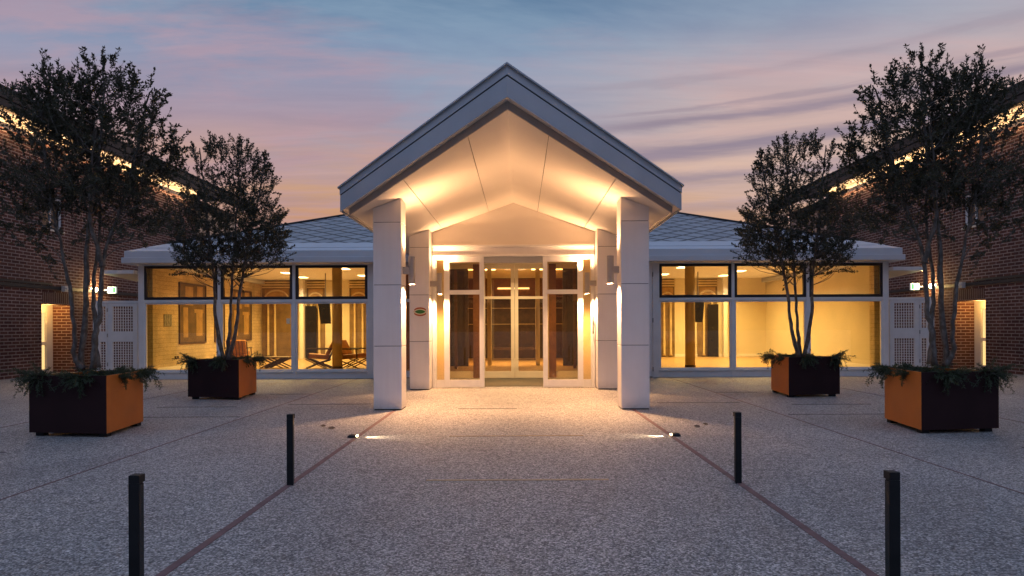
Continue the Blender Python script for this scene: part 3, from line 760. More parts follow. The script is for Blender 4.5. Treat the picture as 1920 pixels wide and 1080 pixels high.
def make_tree(seed, D, stems, plumes, lobes, nshoots, label, name, leafL=.047):
    rnd = random.Random(seed)
    bx = stems[0][0]
    def W(px, py, dy=0.0):
        d = D + dy
        return Vector((PX(px, D), d, PZ(py, D, px)))   # outline laid out in the tree's own plane, depth added after
    base = W(stems[0][0][0], stems[0][0][1])
    t = thing(name, label, 'tree', (base.x, D, .72), 'holm oaks in the planters')
    paths = []
    for st in stems:
        pts = [W(*q) for q in st]
        pa = smooth_path(pts, 4)
        # small natural kinks
        for k in range(1, len(pa)):
            pa[k] = pa[k] + Vector((rnd.gauss(0, .006), rnd.gauss(0, .008), 0))
        n = len(pa); r0 = rnd.uniform(.037, .046)
        rad = [max(.006, r0 * (1 - .80 * (k / (n - 1)) ** .85)) * (1 + .06 * rnd.gauss(0, 1)) for k in range(n)]
        rad[0] *= 1.3
        m = MB(); m.tube(pa, rad, 9); m.build('trunk', 'bark', t, smooth=True)
        paths.append(pa)
    allp = [q for pa in paths for q in pa[len(pa) // 3:]]
    lv = Leaves(); br = MB()
    def shoot(p, d, L, n, spread=1.0):
        d = d.normalized(); cur = Vector(p); step = L / 7
        pts = [cur.copy()]; dd = d.copy()
        for k in range(7):
            dd = (dd + Vector((rnd.gauss(0, .13), rnd.gauss(0, .13), rnd.gauss(0, .10) + .02))).normalized()
            cur = cur + dd * step; pts.append(cur.copy())
        br.tube(pts[::2] + [pts[-1]], [.0042, .0036, .003, .0022, .0016], 4, cap=False)
        tb = rnd.random() * .5; ls = rnd.uniform(.72, 1.4)
        for k in range(n):
            u = rnd.random() ** .8 * 7; i = min(6, int(u)); q = pts[i].lerp(pts[i + 1], u - i)
            ax = (pts[i + 1] - pts[i]).normalized()
            r = Vector((rnd.gauss(0, 1), rnd.gauss(0, 1), rnd.gauss(0, 1)));
            ld = ax * .75 + r.normalized() * .8 * spread
            lv.leaf(q + r * .004, ld, leafL * ls * rnd.uniform(.6, 1.15), leafL * ls * .42 * rnd.uniform(.75, 1.2), rnd, min(1, tb + rnd.random() * .5))
        ax = (pts[-1] - pts[-2]).normalized()
        for k in range(4):
            lv.leaf(pts[-1], ax + Vector((rnd.gauss(0, .35), rnd.gauss(0, .35), rnd.gauss(0, .35))), leafL * rnd.uniform(.7, 1.1), leafL * .38, rnd, min(1, tb + .3))
    def branch_to(p, rr=.010):
        cand = [q for q in allp if q.z < p.z - .12] or allp
        q = min(cand, key=lambda q: (q - p).length + .5 * abs((p.z - q.z) - .5))
        mid = q.lerp(p, .5) + Vector((rnd.gauss(0, .05), rnd.gauss(0, .05), rnd.uniform(-.08, .04)))
        pa = smooth_path([q, mid, p], 3)
        n = len(pa); br.tube(pa, [rr * (1 - .7 * k / (n - 1)) for k in range(n)], 5, cap=False)
        return (p - q)
    # plumes: tall leaders with their tip where the photograph shows one
    for (px, py, dy, L) in plumes:
        tip = W(px, py); tip.y += dy
        ctrv = W(sum(l[0] for l in lobes) / len(lobes), max(l[1] for l in lobes)); 
        d = (tip - ctrv); d.y *= .5; d = (d.normalized() + Vector((0, 0, .9))).normalized()
        base_ = tip - d * L
        branch_to(base_, .012)
        shoot(base_, d, L, int(95 * L / .6), 1.0)
        for k in range(int(7 * L / .5)):
            u = rnd.uniform(0.0, .72); q = base_.lerp(tip, u)
            sd = (d + Vector((rnd.gauss(0, .6), rnd.gauss(0, .6), rnd.gauss(0, .2)))).normalized()
            shoot(q, sd, rnd.uniform(.14, .30) * (1.1 - u * .5), 24)
    # body of the crown: shoots growing through a set of lobes, each its own density
    wsum = sum(l[2] * l[3] * l[4] for l in lobes)
    for (lx, ly, rx, ry, w) in lobes:
        n = int(nshoots * rx * ry * w / wsum)
        k = 0
        while k < n:
            a, b, c = rnd.uniform(-1, 1), rnd.uniform(-1, 1), rnd.uniform(-1, 1)
            rr = a * a + b * b + c * c
            if rr > 1 or rr < .02 * rnd.random(): continue
            p = W(lx + a * rx, ly + b * ry); p.y += c * rx * D / F
            if mnoise.noise(p * 2.6 + Vector((seed, 0, 0))) < -.07: 
                k += .34; continue
            out = Vector((a * .8, c * .8, -b * .4 + .45)) + Vector((rnd.gauss(0, .35), rnd.gauss(0, .35), rnd.gauss(0, .25)))
            if k % 5 < 1: branch_to(p, .008)
            shoot(p, out, rnd.uniform(.18, .38), rnd.randint(26, 42))
            k += 1
    br.build('branches', 'bark', t); lv.build('crown', 'leaf_oak', t)
    return t

stemsA = [
    [(156, 692, 0), (141, 668, -.02), (142, 626, -.03), (138, 560, -.05), (134, 515, -.08), (119, 433, -.12), (108, 360, -.15), (100, 250, -.2), (92, 160, -.2)],
    [(146, 690, .06), (152, 610, .08), (157, 528, .05), (161, 443, .05), (172, 390, .0), (190, 300, -.05), (203, 190, -.1), (206, 110, -.1)],
    [(172, 690, .12), (166, 640, .14), (166, 597, .16), (160, 550, .18), (162, 500, .2), (168, 420, .25), (160, 320, .3), (150, 200, .3), (140, 150, .3)],
    [(178, 692, -.05), (186, 630, -.07), (191, 590, -.05), (193, 500, .0), (205, 443, .03), (222, 380, .1), (248, 290, .12), (266, 190, .15), (280, 160, .1)],
    [(193, 500, .0), (188, 465, -.06), (184, 420, -.15), (196, 350, -.3), (215, 260, -.4)],
]
plumesA = [(90, 105, -.1, .55), (113, 115, .1, .5), (205, 87, -.1, .75), (220, 98, .15, .5), (240, 135, .2, .45), (266, 128, -.1, .6), (295, 152, .1, .6), (306, 178, -.2, .4),
           (343, 238, .0, .5), (328, 290, .2, .4), (45, 135, .1, .5), (28, 160, -.1, .4), (150, 140, .3, .5), (180, 130, -.3, .5), (132, 135, -.3, .45), (80, 190, .3, .5),
           (300, 230, -.3, .45), (325, 262, .1, .45), (10, 235, .2, .4), (60, 170, -.2, .45)]
lobesA = [(165, 260, 95, 100, 1.0), (225, 285, 85, 70, .9), (108, 265, 66, 85, .85), (170, 345, 120, 65, .95), (80, 345, 70, 70, .6), (245, 335, 62, 52, .6),
          (40, 420, 65, 55, .35), (110, 415, 80, 42, .5), (230, 408, 90, 46, .7), (200, 175, 45, 55, .6), (125, 185, 50, 55, .55), (265, 215, 45, 50, .5), (75, 480, 22, 24, .35), (275, 415, 50, 40, .5)]
T1 = make_tree(11, 9.35, stemsA, plumesA, lobesA, 1280, 'multi-stemmed evergreen oak with plumed crown in the nearer left planter', 'oak_tree')
stemsB = [
    [(418, 672, 0), (410, 630, 0), (405, 590, -.03), (405, 540, -.04), (400, 470, -.08), (392, 400, -.1), (385, 320, -.12), (380, 280, -.1)],
    [(421, 674, .1), (425, 640, .1), (428, 600, .1), (432, 540, .08), (436, 470, .1), (440, 400, .12), (447, 310, .1), (452, 265, .1)],
    [(432, 674, -.06), (440, 640, -.06), (446, 600, -.05), (452, 540, -.03), (466, 460, .0), (480, 390, .06), (494, 310, .08), (498, 290, .1)],
]
plumesB = [(364, 268, .0, .4), (397, 256, -.1, .5), (411, 257, .15, .5), (450, 254, .0, .55), (430, 280, .25, .5), (486, 283, .0, .45), (499, 286, .1, .45), (508, 312, -.1, .35),
           (362, 303, .2, .35), (378, 285, -.2, .45), (460, 262, -.2, .4), (515, 372, .1, .35), (470, 300, .3, .4), (345, 345, .0, .35), (537, 440, .0, .35), (330, 420, .1, .35), (520, 415, -.2, .3)]
lobesB = [(425, 345, 72, 70, .68), (425, 425, 98, 62, 1.15), (372, 440, 50, 48, 1.0), (480, 440, 52, 48, 1.0), (420, 490, 92, 34, 1.0), (365, 490, 48, 24, .6), (490, 480, 40, 30, .8), (440, 310, 48, 40, .5), (480, 370, 34, 50, .55), (375, 360, 30, 44, .5), (420, 518, 40, 20, .5)]
T2 = make_tree(23, 13.8, stemsB, plumesB, lobesB, 1420, 'smaller-looking evergreen oak with rounded crown in the farther left planter', 'oak_tree', .046)
mirror(T1, 'multi-stemmed evergreen oak with plumed crown in the nearer right planter')
mirror(T2, 'smaller-looking evergreen oak with rounded crown in the farther right planter')

# trailing evergreen clumps in the planters
def clump(x, y, z, seed, hang, label, size=1.0, rot=0.0):
    rnd = random.Random(seed)
    t = thing('trailing_plant', label, 'plant', (x, y, z), 'trailing evergreens in the planters')
    lv = Leaves(); st = MB()
    for k in range(int(46 * size)):
        a = rot + rnd.gauss(0, 1.1) if hang else rnd.uniform(0, 2 * math.pi)
        L = rnd.uniform(.12, .26) * size
        d = Vector((math.cos(a), math.sin(a), rnd.uniform(.15, 1.1))).normalized(); p = Vector((x + rnd.gauss(0, .06), y + rnd.gauss(0, .05), z))
        pts = [p.copy()]; n = 9
        sag = rnd.uniform(.16, .42) if hang and rnd.random() < .38 else rnd.uniform(.04, .14)
        for i in range(n):
            d = (d + Vector((rnd.gauss(0, .06), rnd.gauss(0, .06), -sag))).normalized(); p = p + d * L * 1.35 / n; pts.append(p.copy())
        st.tube(pts[::3], [.004, .003, .002, .0012], 4, cap=False)
        tb = rnd.random() * .6
        for i in range(n):
            for q in range(7):
                pp = pts[i].lerp(pts[i + 1], rnd.random()); ax = (pts[i + 1] - pts[i]).normalized()
                r = Vector((rnd.gauss(0, 1), rnd.gauss(0, 1), rnd.gauss(0, 1))).normalized()
                lv.leaf(pp, ax * .7 + r * .75, rnd.uniform(.028, .05), .0085, rnd, min(1, tb + rnd.random() * .45))
    st.build('stems', 'bark', t); lv.build('foliage', 'leaf_trail', t)
    return t
def clumps(q, ztop, seed, which, far):
    L, C, Rr, B = q; z = ztop - .05
    def at(u, v): return (L.lerp(C, u)).lerp(B.lerp(Rr, u), v)
    front = math.atan2((C - L).x * -1, (C - L).y) if False else -math.pi / 2
    spec = [(at(.06, .08), front - .7, 1.1, 'spilling over the outer front corner'), (at(.32, .2), front, .6, 'by the outer half of the front edge'), (at(.62, .06), front, .95, 'hanging over the middle of the front edge'),
            (at(.95, .35), 0.0, .6, 'at the inner side edge'), (at(.95, .88), .2, 1.0, 'spilling over the inner back corner'), (at(.45, .8), math.pi / 2, .85, 'upright at the back'), (at(.1, .75), math.pi, .75, 'at the outer back corner')]
    for i, (p, r, s, w) in enumerate(spec):
        c = clump(p.x, p.y, z, seed + i, True, f'trailing plant {w}, {which} left planter', s, r)
        mirror(c, f'trailing plant {w}, {which} right planter')
clumps(q1, .79, 100, 'nearer', False)
clumps(q2, .78, 200, 'farther', True)

# ------------------------------------------------------------------ brick side building (left, then mirrored)
def brick_building():
    b = thing('brick_building', 'two-storey dark red brick building on the left with a lit eave', 'building', (-14, 22, 0))
    X, Y0, Y1, ZT = -14.0, 9.0, 30.2, 7.0
    XB = -24.0
    oy0, oy1, oz = 20.25, 21.75, 2.13         # recess opening
    wins = [(20.3, 21.25, 4.4, 5.4)]
    m = MB(); t = .35
    # wall in bands, leaving the recess and windows open
    def wall(y0, y1, z0, z1): m.box(X, X - t, y0, y1, z0, z1)
    wall(Y0, oy0, 0, oz); wall(oy1, Y1, 0, oz); wall(Y0, Y1, oz, 4.3)
    ys = [Y0] + [v for w in wins for v in w[:2]] + [Y1]
    for i in range(0, len(ys), 2): wall(ys[i], ys[i + 1], 4.3, 5.5)
    wall(Y0, Y1, 5.5, ZT)
    for (a, c, z0, z1) in wins:
        if z0 > 4.3: wall(a, c, 4.3, z0)
        if z1 < 5.5: wall(a, c, z1, 5.5)
    m.box(X, XB, Y0 - .01, Y0 + .3, 0, ZT); m.box(X - t, XB, Y1 - .3, Y1, 0, ZT)
    # recess reveals
    m.box(X - t - .001, -14.85, oy1 + .002, oy1 + .25, 0, oz + .2); m.box(X - t - .001, -14.85, oy0 - .25, oy0 - .002, 0, oz + .2)
    m.build('wall', 'brick', b)
    m = MB(); m.box(X + .004, X - .2, oy0 + .03, oy1 + .02, oz + .025, oz + .36); m.build('lintel', 'brick_soldier', b)
    m = MB(); m.box(X - .201, -14.8, oy0, oy1, oz, oz + .05); m.build('recess_ceiling', 'eave_soffit', b)
    # string course
    m = MB(); m.box(X + .05, X - .02, Y0, Y1, 2.58, 2.68); m.box(X + .03, X - .02, Y0, 20.7, 2.70, 2.77); m.build('string_course', 'gutter_dark', b)
    # door at the back of the recess, glowing slab standing in for the lit room beyond
    m = MB(); xd = -14.68
    for (a, c, z0, z1) in ((oy0 - .0, oy0 + .12, 0, oz), (oy1 - .30, oy1 - .0, 0, oz), (oy0 + .12, oy1 - .30, oz - .24, oz), (oy0 + .12, oy1 - .30, .88, .98), (oy0 + .12, oy1 - .30, 0, .12)):
        m.box(xd, xd - .06, a, c, z0, z1)
    d = m.build('door', 'white_frame', b)
    m = MB(); m.box(xd - .03, xd - .04, oy0 + .12, oy1 - .30, .12, .88); m.box(xd - .03, xd - .04, oy0 + .12, oy1 - .30, .98, oz - .24); m.build('pane', 'glass_upper', d)
    m = MB(); m.box(-16.2, -16.1, oy0 - 1.0, oy1 + 5.5, 0, 2.6); m.build('room_glow_slab', 'glow_room', b)
    # upper windows
    for (a, c, z0, z1) in wins:
        m = MB(); f = .07
        for (u, v, p, q) in ((a, a + f, z0, z1), (c - f, c, z0, z1), (a + f, c - f, z0, z0 + f), (a + f, c - f, z1 - f, z1), ((a + c) / 2 - .03, (a + c) / 2 + .03, z0 + f, z1 - f)):
            m.box(X - .08, X - .14, u, v, p, q)
        w = m.build('window', 'white_frame', b)
        m = MB(); m.box(X - .11, X - .12, a + f, c - f, z0 + f, z1 - f); m.build('pane', 'glass_dark', w)
        m = MB(); m.box(X + .03, X - .08, a - .03, c + .03, z0 - .05, z0 - .002); m.build('sill', 'eave_soffit', w)
    # glazed bay set back beyond the brick
    m = MB(); m.box(X - .35, X - .40, Y1 + .01, Y1 + 5, 4.2, 6.9); m.build('bay_glass', 'glass_sky', b)
    m = MB(); m.box(X - .3, X - .5, Y1 + .01, Y1 + 5, 0, 4.19); m.build('bay_wall', 'gutter_dark', b)
    m = MB(); m.box(X - .3, X - .5, Y1 + .01, Y1 + 5, 6.91, 7.2); m.build('bay_fascia', 'gutter_dark', b)
    # eave: soffit, ledge with led cove, gutter, roof
    XG = -13.30
    m = MB(); m.hexa([(XG - .03, Y0 - .4, 7.22), (X - .05, Y0 - .4, 7.28), (X - .05, Y1, 7.28), (XG - .03, Y1, 7.22)],
                     [(XG - .03, Y0 - .4, 7.25), (X - .05, Y0 - .4, 7.31), (X - .05, Y1, 7.31), (XG - .03, Y1, 7.25)])
    m.build('eave_soffit', 'eave_soffit', b)
    m = MB(); m.box(X + .0, X - .3, Y0, Y1, ZT + .001, 7.28); m.build('frieze', 'eave_soffit', b)
    m = MB(); m.box(X + .13, X + .002, Y0, Y1, ZT - .05, ZT - .012); m.box(X + .13, X + .11, Y0, Y1, ZT - .01, ZT + .03); m.box(X + .13, X + .115, Y0, Y1, ZT - .12, ZT - .0505); m.build('cove_ledge', 'eave_soffit', b)
    m = MB(); m.box(X + .085, X + .045, Y0, Y1, ZT - .010, ZT + .006); m.build('cove_light', 'led_cove', b)
    m = MB(); m.box(X + .09, X + .06, Y0, Y1, ZT - .058, ZT - .052); m.build('cove_light', 'led_cove', b)
    m = MB(); m.box(XG, XG - .16, Y0 - .4, Y1 + 5, 7.21, 7.42); m.box(XG + .03, XG - .1, Y0 - .4, Y1 + 5, 7.422, 7.68)
    m.build('gutter', 'gutter_dark', b, bevel=.02)
    m = MB(); zr = 7.685
    m.hexa([(XG + .06, Y0 - .5, zr), (XG + .06, Y1 + 5, zr), (XB, Y1 + 5, zr + 1.2), (XB, Y0 - .5, zr + 1.2)],
           [(XG + .06, Y0 - .5, zr + .05), (XG + .06, Y1 + 5, zr + .05), (XB, Y1 + 5, zr + 1.25), (XB, Y0 - .5, zr + 1.25)])
    m.build('roof', 'roof_slate', b)
    return b
BB = brick_building()
mirror(BB, 'two-storey dark red brick building on the right with a lit eave')
for s in (-1, 1):
    l = bpy.data.lights.new('recess_lamp', 'POINT'); l.energy = 40; l.color = (1, .52, .14); l.shadow_soft_size = .05
    o = bpy.data.objects.new('recess_lamp', l); COL.objects.link(o); o.location = (s * 14.3, 21.0, 2.06)

def extras():
    # camera box on the band
    m = MB(); m.box(-13.94, -13.82, 21.05, 21.19, 2.53, 2.71); m.box(-13.82, -13.79, 21.08, 21.16, 2.59, 2.65)
    o = tag(m.build('junction_box', 'grey_box', org=(-13.9, 21.2, 2.5)), 'small pale grey box on the dark band of the left brick wall', 'box'); mirror(o, 'small pale grey box on the dark band of the right brick wall')
    # exit sign with bulkhead lamp
    Y = 23.7; x = -13.98; z = PZ(546, Y, 208)
    e = thing('exit_sign', 'glowing green and white exit sign with a lamp on the left brick wall', 'sign', (x, Y, z))
    xc = PX(210, 23.0)
    m = MB(); m.box(xc - .15, xc + .15, 23.0, 23.06, z - .115, z + .115); m.build('case', 'white_frame', e)
    m = MB(); m.box(xc - .14, xc + .14, 22.990, 22.998, z - .105, z + .105); f = m.build('face', 'exit_face', e)
    m = MB(); y0, y1 = 22.982, 22.988   # running figure, door and arrow
    m.box(xc + .05, xc + .12, y0, y1, z - .085, z + .085)
    m.box(xc - .02, xc + .0, y0, y1, z + .05, z + .08); m.hexa([(xc - .03, y0, z - .01), (xc + .0, y0, z - .01), (xc + .0, y1, z - .01), (xc - .03, y1, z - .01)], [(xc - .01, y0, z + .045), (xc + .02, y0, z + .045), (xc + .02, y1, z + .045), (xc - .01, y1, z + .045)])
    m.box(xc - .06, xc - .03, y0, y1, z - .07, z - .05); m.box(xc - .01, xc + .02, y0, y1, z - .08, z - .02)
    m.hexa([(xc - .12, y0, z), (xc - .08, y0, z - .03), (xc - .08, y0, z + .03)], [(xc - .12, y1, z), (xc - .08, y1, z - .03), (xc - .08, y1, z + .03)])
    m.build('pictogram', 'exit_green', f)
    m = MB(); m.tube([(-13.99, 22.7, z), (-13.86, 22.7, z)], [.09, .07], 16); m.build('lamp', 'bulkhead', e, smooth=True)
    m = MB(); m.box(x - .01, xc - .15, 23.02, 23.04, z - .02, z + .02); m.build('bracket', 'grey_metal', e)
    mirror(e, 'glowing green and white exit sign with a lamp on the right brick wall')
    for s in (-1, 1):
        l = bpy.data.lights.new('sign_lamp', 'POINT'); l.energy = 40; l.color = (1, .62, .22); l.shadow_soft_size = .06
        o = bpy.data.objects.new('sign_lamp', l); COL.objects.link(o); o.location = (s * 13.7, 22.75, z)
    # passage roof
    m = MB()
    m.prism([(-11.6, 19.2), (-10.68, 19.2), (-10.68, 24.6), (-12.9, 24.6)], 2.93, 3.03)
    r = m.build('passage_roof', 'white_frame', org=(-11, 21, 2.9)); tag(r, 'thin white flat roof over the passage left of the pavilion', 'roof')
    mirror(r, 'thin white flat roof over the passage right of the pavilion')
    # lattice gate: frame plus two panels
    gy = 18.9; z0 = .12; zt = 2.16
    g = thing('lattice_gate', 'white gate with square lattice panels between pavilion and left brick building', 'gate', (-10.9, gy, 0))
    def frame(x0, x1, name, w):
        m = MB()
        m.box(x0, x0 + w, gy - .03, gy + .03, z0, zt - .08); m.box(x1 - w, x1, gy - .03, gy + .03, z0, zt - .08)
        m.box(x0 + w, x1 - w, gy - .03, gy + .03, 1.02, 1.31); m.box(x0 + w, x1 - w, gy - .03, gy + .03, z0, z0 + .12)
        m.box(x0 + w, x1 - w, gy - .03, gy + .03, zt - .16, zt - .08)
        leaf = m.build(name, 'white_frame', g, bevel=.004)
        m = MB(); n = max(2, round((x1 - x0 - 2 * w) / .069))
        for (a, c) in ((z0 + .12, 1.02), (1.31, zt - .16)):
            for i in range(1, n):
                x = x0 + w + (x1 - x0 - 2 * w) * i / n; m.box(x - .0085, x + .0085, gy - .008, gy + .008, a, c)
            k = round((c - a) / .074)
            for i in range(1, k):
                z = a + (c - a) * i / k; m.box(x0 + w, x1 - w, gy + .009, gy + .02, z - .008, z + .008)
        m.build('lattice', 'white_frame', leaf)
    frame(-11.215, -10.40, 'leaf', .13); frame(-11.49, -11.225, 'leaf', .06)
    m = MB(); m.box(-11.62, -11.50, gy - .05, gy + .05, 0, zt); m.box(-11.495, -10.31, gy - .035, gy + .035, zt - .075, zt - .005); m.build('post', 'white_frame', g, bevel=.005)
    for z in (.4, 1.2, 1.9):
        m = MB(); m.tube([(-11.22, gy - .045, z - .05), (-11.22, gy - .045, z + .05)], .014, 8); m.build('hinge', 'grey_metal', g)
    mirror(g, 'white gate with square lattice panels between pavilion and right brick building')
extras()

# ------------------------------------------------------------------ things inside the pavilion
def interior():
    # framed pictures on the left end wall (inner face x = -10.45)
    for i, (y0, y1, lab) in enumerate(((20.7, 22.5, 'large dark sepia picture nearest the glass'), (23.15, 23.95, 'narrow dark sepia picture behind the mullion'), (24.5, 26.4, 'large dark sepia picture farthest from the glass'))):
        x = -10.158
        t = thing('framed_picture', f'{lab} on the left end wall', 'picture', (x, (y0 + y1) / 2, .9), 'pictures on the end wall')
        m = MB(); z0, z1 = .91, 2.79; w = .05
        m.box(x, x + .04, y0, y0 + w, z0, z1); m.box(x, x + .04, y1 - w, y1, z0, z1); m.box(x, x + .04, y0 + w, y1 - w, z0, z0 + w); m.box(x, x + .04, y0 + w, y1 - w, z1 - w, z1)
        m.build('frame', 'wood_dark', t)
        m = MB(); m.box(x, x + .02, y0 + w, y1 - w, z0 + w, z1 - w); c = m.build('canvas', 'mural_dark', t)
        m = MB(); L = y1 - y0
        for (a, b, p, q) in ((.62, .88, .12, .5), (.55, .92, .5, .56), (.2, .5, .62, .92), (.66, .9, .66, .94), (.12, .30, .1, .58)):
            m.box(x + .0205, x + .024, y0 + w + (L - 2 * w) * a, y0 + w + (L - 2 * w) * b, z0 + 1.93 * p, z0 + 1.93 * q)
        m.build('painted_shapes', 'mural_light', c)
    # notice and sockets
    x = -10.158
    m = MB()
    for k in range(4): m.box(x, x + .02, 19.82 + k * .115, 19.92 + k * .115, 1.44, 1.80)
    tag(m.build('notice_board', 'switch_grey', org=(x, 20.0, 1.6)), 'small grey-green striped panel on the left end wall', 'panel')
    m = MB(); m.box(x, x + .012, 20.45, 20.54, .47, .55); m.box(x, x + .012, 20.59, 20.68, .47, .55)
    tag(m.build('wall_socket', 'screen_black', org=(x, 20.5, .5)), 'dark double socket low on the left end wall', 'socket')
    m = MB(); z = PZ(602, GY, 541); xx = PX(541, GY); m.box(xx - .05, xx + .05, GY - .02, GY - .014, z - .075, z + .075)
    tag(m.build('notice', 'paper', org=(xx, GY, z)), 'small cream notice stuck inside the left glazing beside a mullion', 'notice')
    # arched portals on the back wall
    def portal(x0, x1, lab):
        t = thing('arched_portal', lab, 'portal', ((x0 + x1) / 2, 27.5, .15), 'arched portals along the back wall')
        y = 27.515; w = x1 - x0
        m = MB(); m.box(x0, x1, y - .05, y, .152, 3.28); pn = m.build('panel', 'portal_brown', t)
        m = MB()
        for k, z in enumerate((2.98, 3.08, 3.18)): m.box(x0 - .02, x1 + .02, y - .12 - .02 * k, y - .051, z, z + .055)
        m.build('entablature', 'portal_light', t)
        for f in ((.22, .45) if w > .9 else (.3, .72)):
            m = MB(); cx = x0 + w * f; m.tube([(cx, y - .1, .2), (cx, y - .1, .3), (cx, y - .1, 2.3), (cx, y - .1, 2.45)], [.075, .05, .042, .08], 12); m.build('colonnette', 'portal_light', t, smooth=True)
        m = MB(); n = 14; rr = w * .42; cx = (x0 + x1) / 2; pts = [(cx + rr * math.cos(math.pi * i / n), y - .08, 2.47 + min(.42, rr) * math.sin(math.pi * i / n)) for i in range(n + 1)]
        m.tube(pts, .035, 8); m.build('arch', 'portal_light', t, smooth=True)
        m = MB(); m.box(x0 + w * .1, x0 + w * .9, y - .062, y - .051, 2.5, 2.94); m.build('tympanum', 'mural_light', pn)
    portal(-10.12, -8.93, 'wide brown portal with slim columns at the left end of the back wall')
    portal(-8.32, -7.6, 'brown arched portal behind the dark door in the left wing')
    portal(-6.6, -5.85, 'brown arched portal behind the right armchair in the left wing')
    portal(5.86, 6.48, 'brown arched portal left of the round column in the right wing')
    portal(7.4, 8.2, 'brown arched portal behind the dark door in the right wing')
    # hanging screens
    for s, nm in ((-1, 'left'), (1, 'right')):
        x, y = s * (6.62 if s < 0 else 6.5), 24.0
        t = thing('hanging_screen', f'black screen hung from the ceiling of the {nm} wing', 'screen', (x, y, 3.28))
        m = MB(); m.hexa([(x - .17 * 1 + s * -.02, y - .06, 1.52), (x + .17 + s * -.02, y, 1.52), (x + .17 + s * -.02, y + .08, 1.52), (x - .17 + s * -.02, y + .02, 1.52)],
                         [(x - .21 + s * .03, y - .10, 2.36), (x + .19 + s * .03, y - .04, 2.36), (x + .19 + s * .03, y + .04, 2.36), (x - .21 + s * .03, y - .02, 2.36)])
        m.build('screen_panel', 'screen_black', t, bevel=.01)
        m = MB(); m.tube([(x, y + .05, 2.2), (x, y + .05, 3.3)], .02, 8); m.build('pole', 'grey_metal', t)
    # armchairs
    def armchair(x, y, rot, label):
        t = thing('armchair', label, 'armchair', (0, 0, 0), 'orange leather armchairs with crossed legs')
        def add(): return MB()
        m = add(); m.hexa([(-.30, -.30, .27), (.34, -.30, .33), (.34, .30, .33), (-.30, .30, .27)], [(-.30, -.30, .41), (.34, -.30, .47), (.34, .30, .47), (-.30, .30, .41)]); m.build('seat', 'leather_orange', t, bevel=.04)
        m = add(); m.hexa([(-.28, -.30, .40), (-.16, -.30, .43), (-.16, .30, .43), (-.28, .30, .40)], [(-.50, -.30, .84), (-.39, -.30, .87), (-.39, .30, .87), (-.50, .30, .84)]); m.build('backrest', 'leather_orange', t, bevel=.035)
        for sy in (-1, 1):
            m = add(); yy = sy * .335
            m.tube([(-.42, yy, 0), (.02, yy, .18), (.36, yy, .33)], .02, 6); m.tube([(.42, yy, 0), (.05, yy, .16), (-.32, yy, .27)], .02, 6); m.tube([(-.20, yy, 0), (.20, yy, .20), (.40, yy, .30)], .016, 6)
            m.build('leg', 'wood_dark', t)
            m = add(); m.box(-.40, .38, yy - .028, yy + .028, .58, .615); m.tube([(.34, yy, .33), (.30, yy, .58)], .018, 6); m.tube([(-.26, yy, .28), (-.50, yy, .80)], .018, 6); m.build('armrest', 'wood_dark', t)
        m = add()
        for k in range(5): m.tube([(-.295 - .0, -.2 + .1 * k, .30), (-.52, -.2 + .1 * k, .82)], .013, 6)
        m.build('back_slats', 'wood_dark', t)
        t.location = (x, y, .15); t.rotation_euler.z = rot
        return t
    a1 = armchair(-5.88, 20.7, math.pi + .25, 'orange armchair turned left, left of the round column')
    a2 = copy_tree(a1); a2.location = (-4.88, 20.7, .15); a2.rotation_euler.z = -.3; a2['label'] = 'orange armchair turned right, right of the round column'
    a3 = copy_tree(a1); a3.location = (-8.95, 22.2, .15); a3.rotation_euler.z = math.pi / 2 + .2; a3['label'] = 'orange armchair with its back seen behind the left tree stems'
    # crossed-leg low table
    t = thing('folding_table', 'low dark table on crossed legs behind the left glazing', 'table', (-7.3, 21.0, .15))
    m = MB(); m.box(-7.75, -6.85, 20.75, 21.25, .47, .50); m.build('tabletop', 'portal_brown', t)
    for yy in (20.8, 21.2):
        for dx in (0, .18):
            m = MB(); m.tube([(-7.74 + dx, yy, .152), (-7.05 + dx, yy, .47)], .02, 6); m.tube([(-6.86 - dx, yy + .03, .152), (-7.55 - dx, yy + .03, .47)], .02, 6); m.build('leg', 'wood_dark', t)
interior()

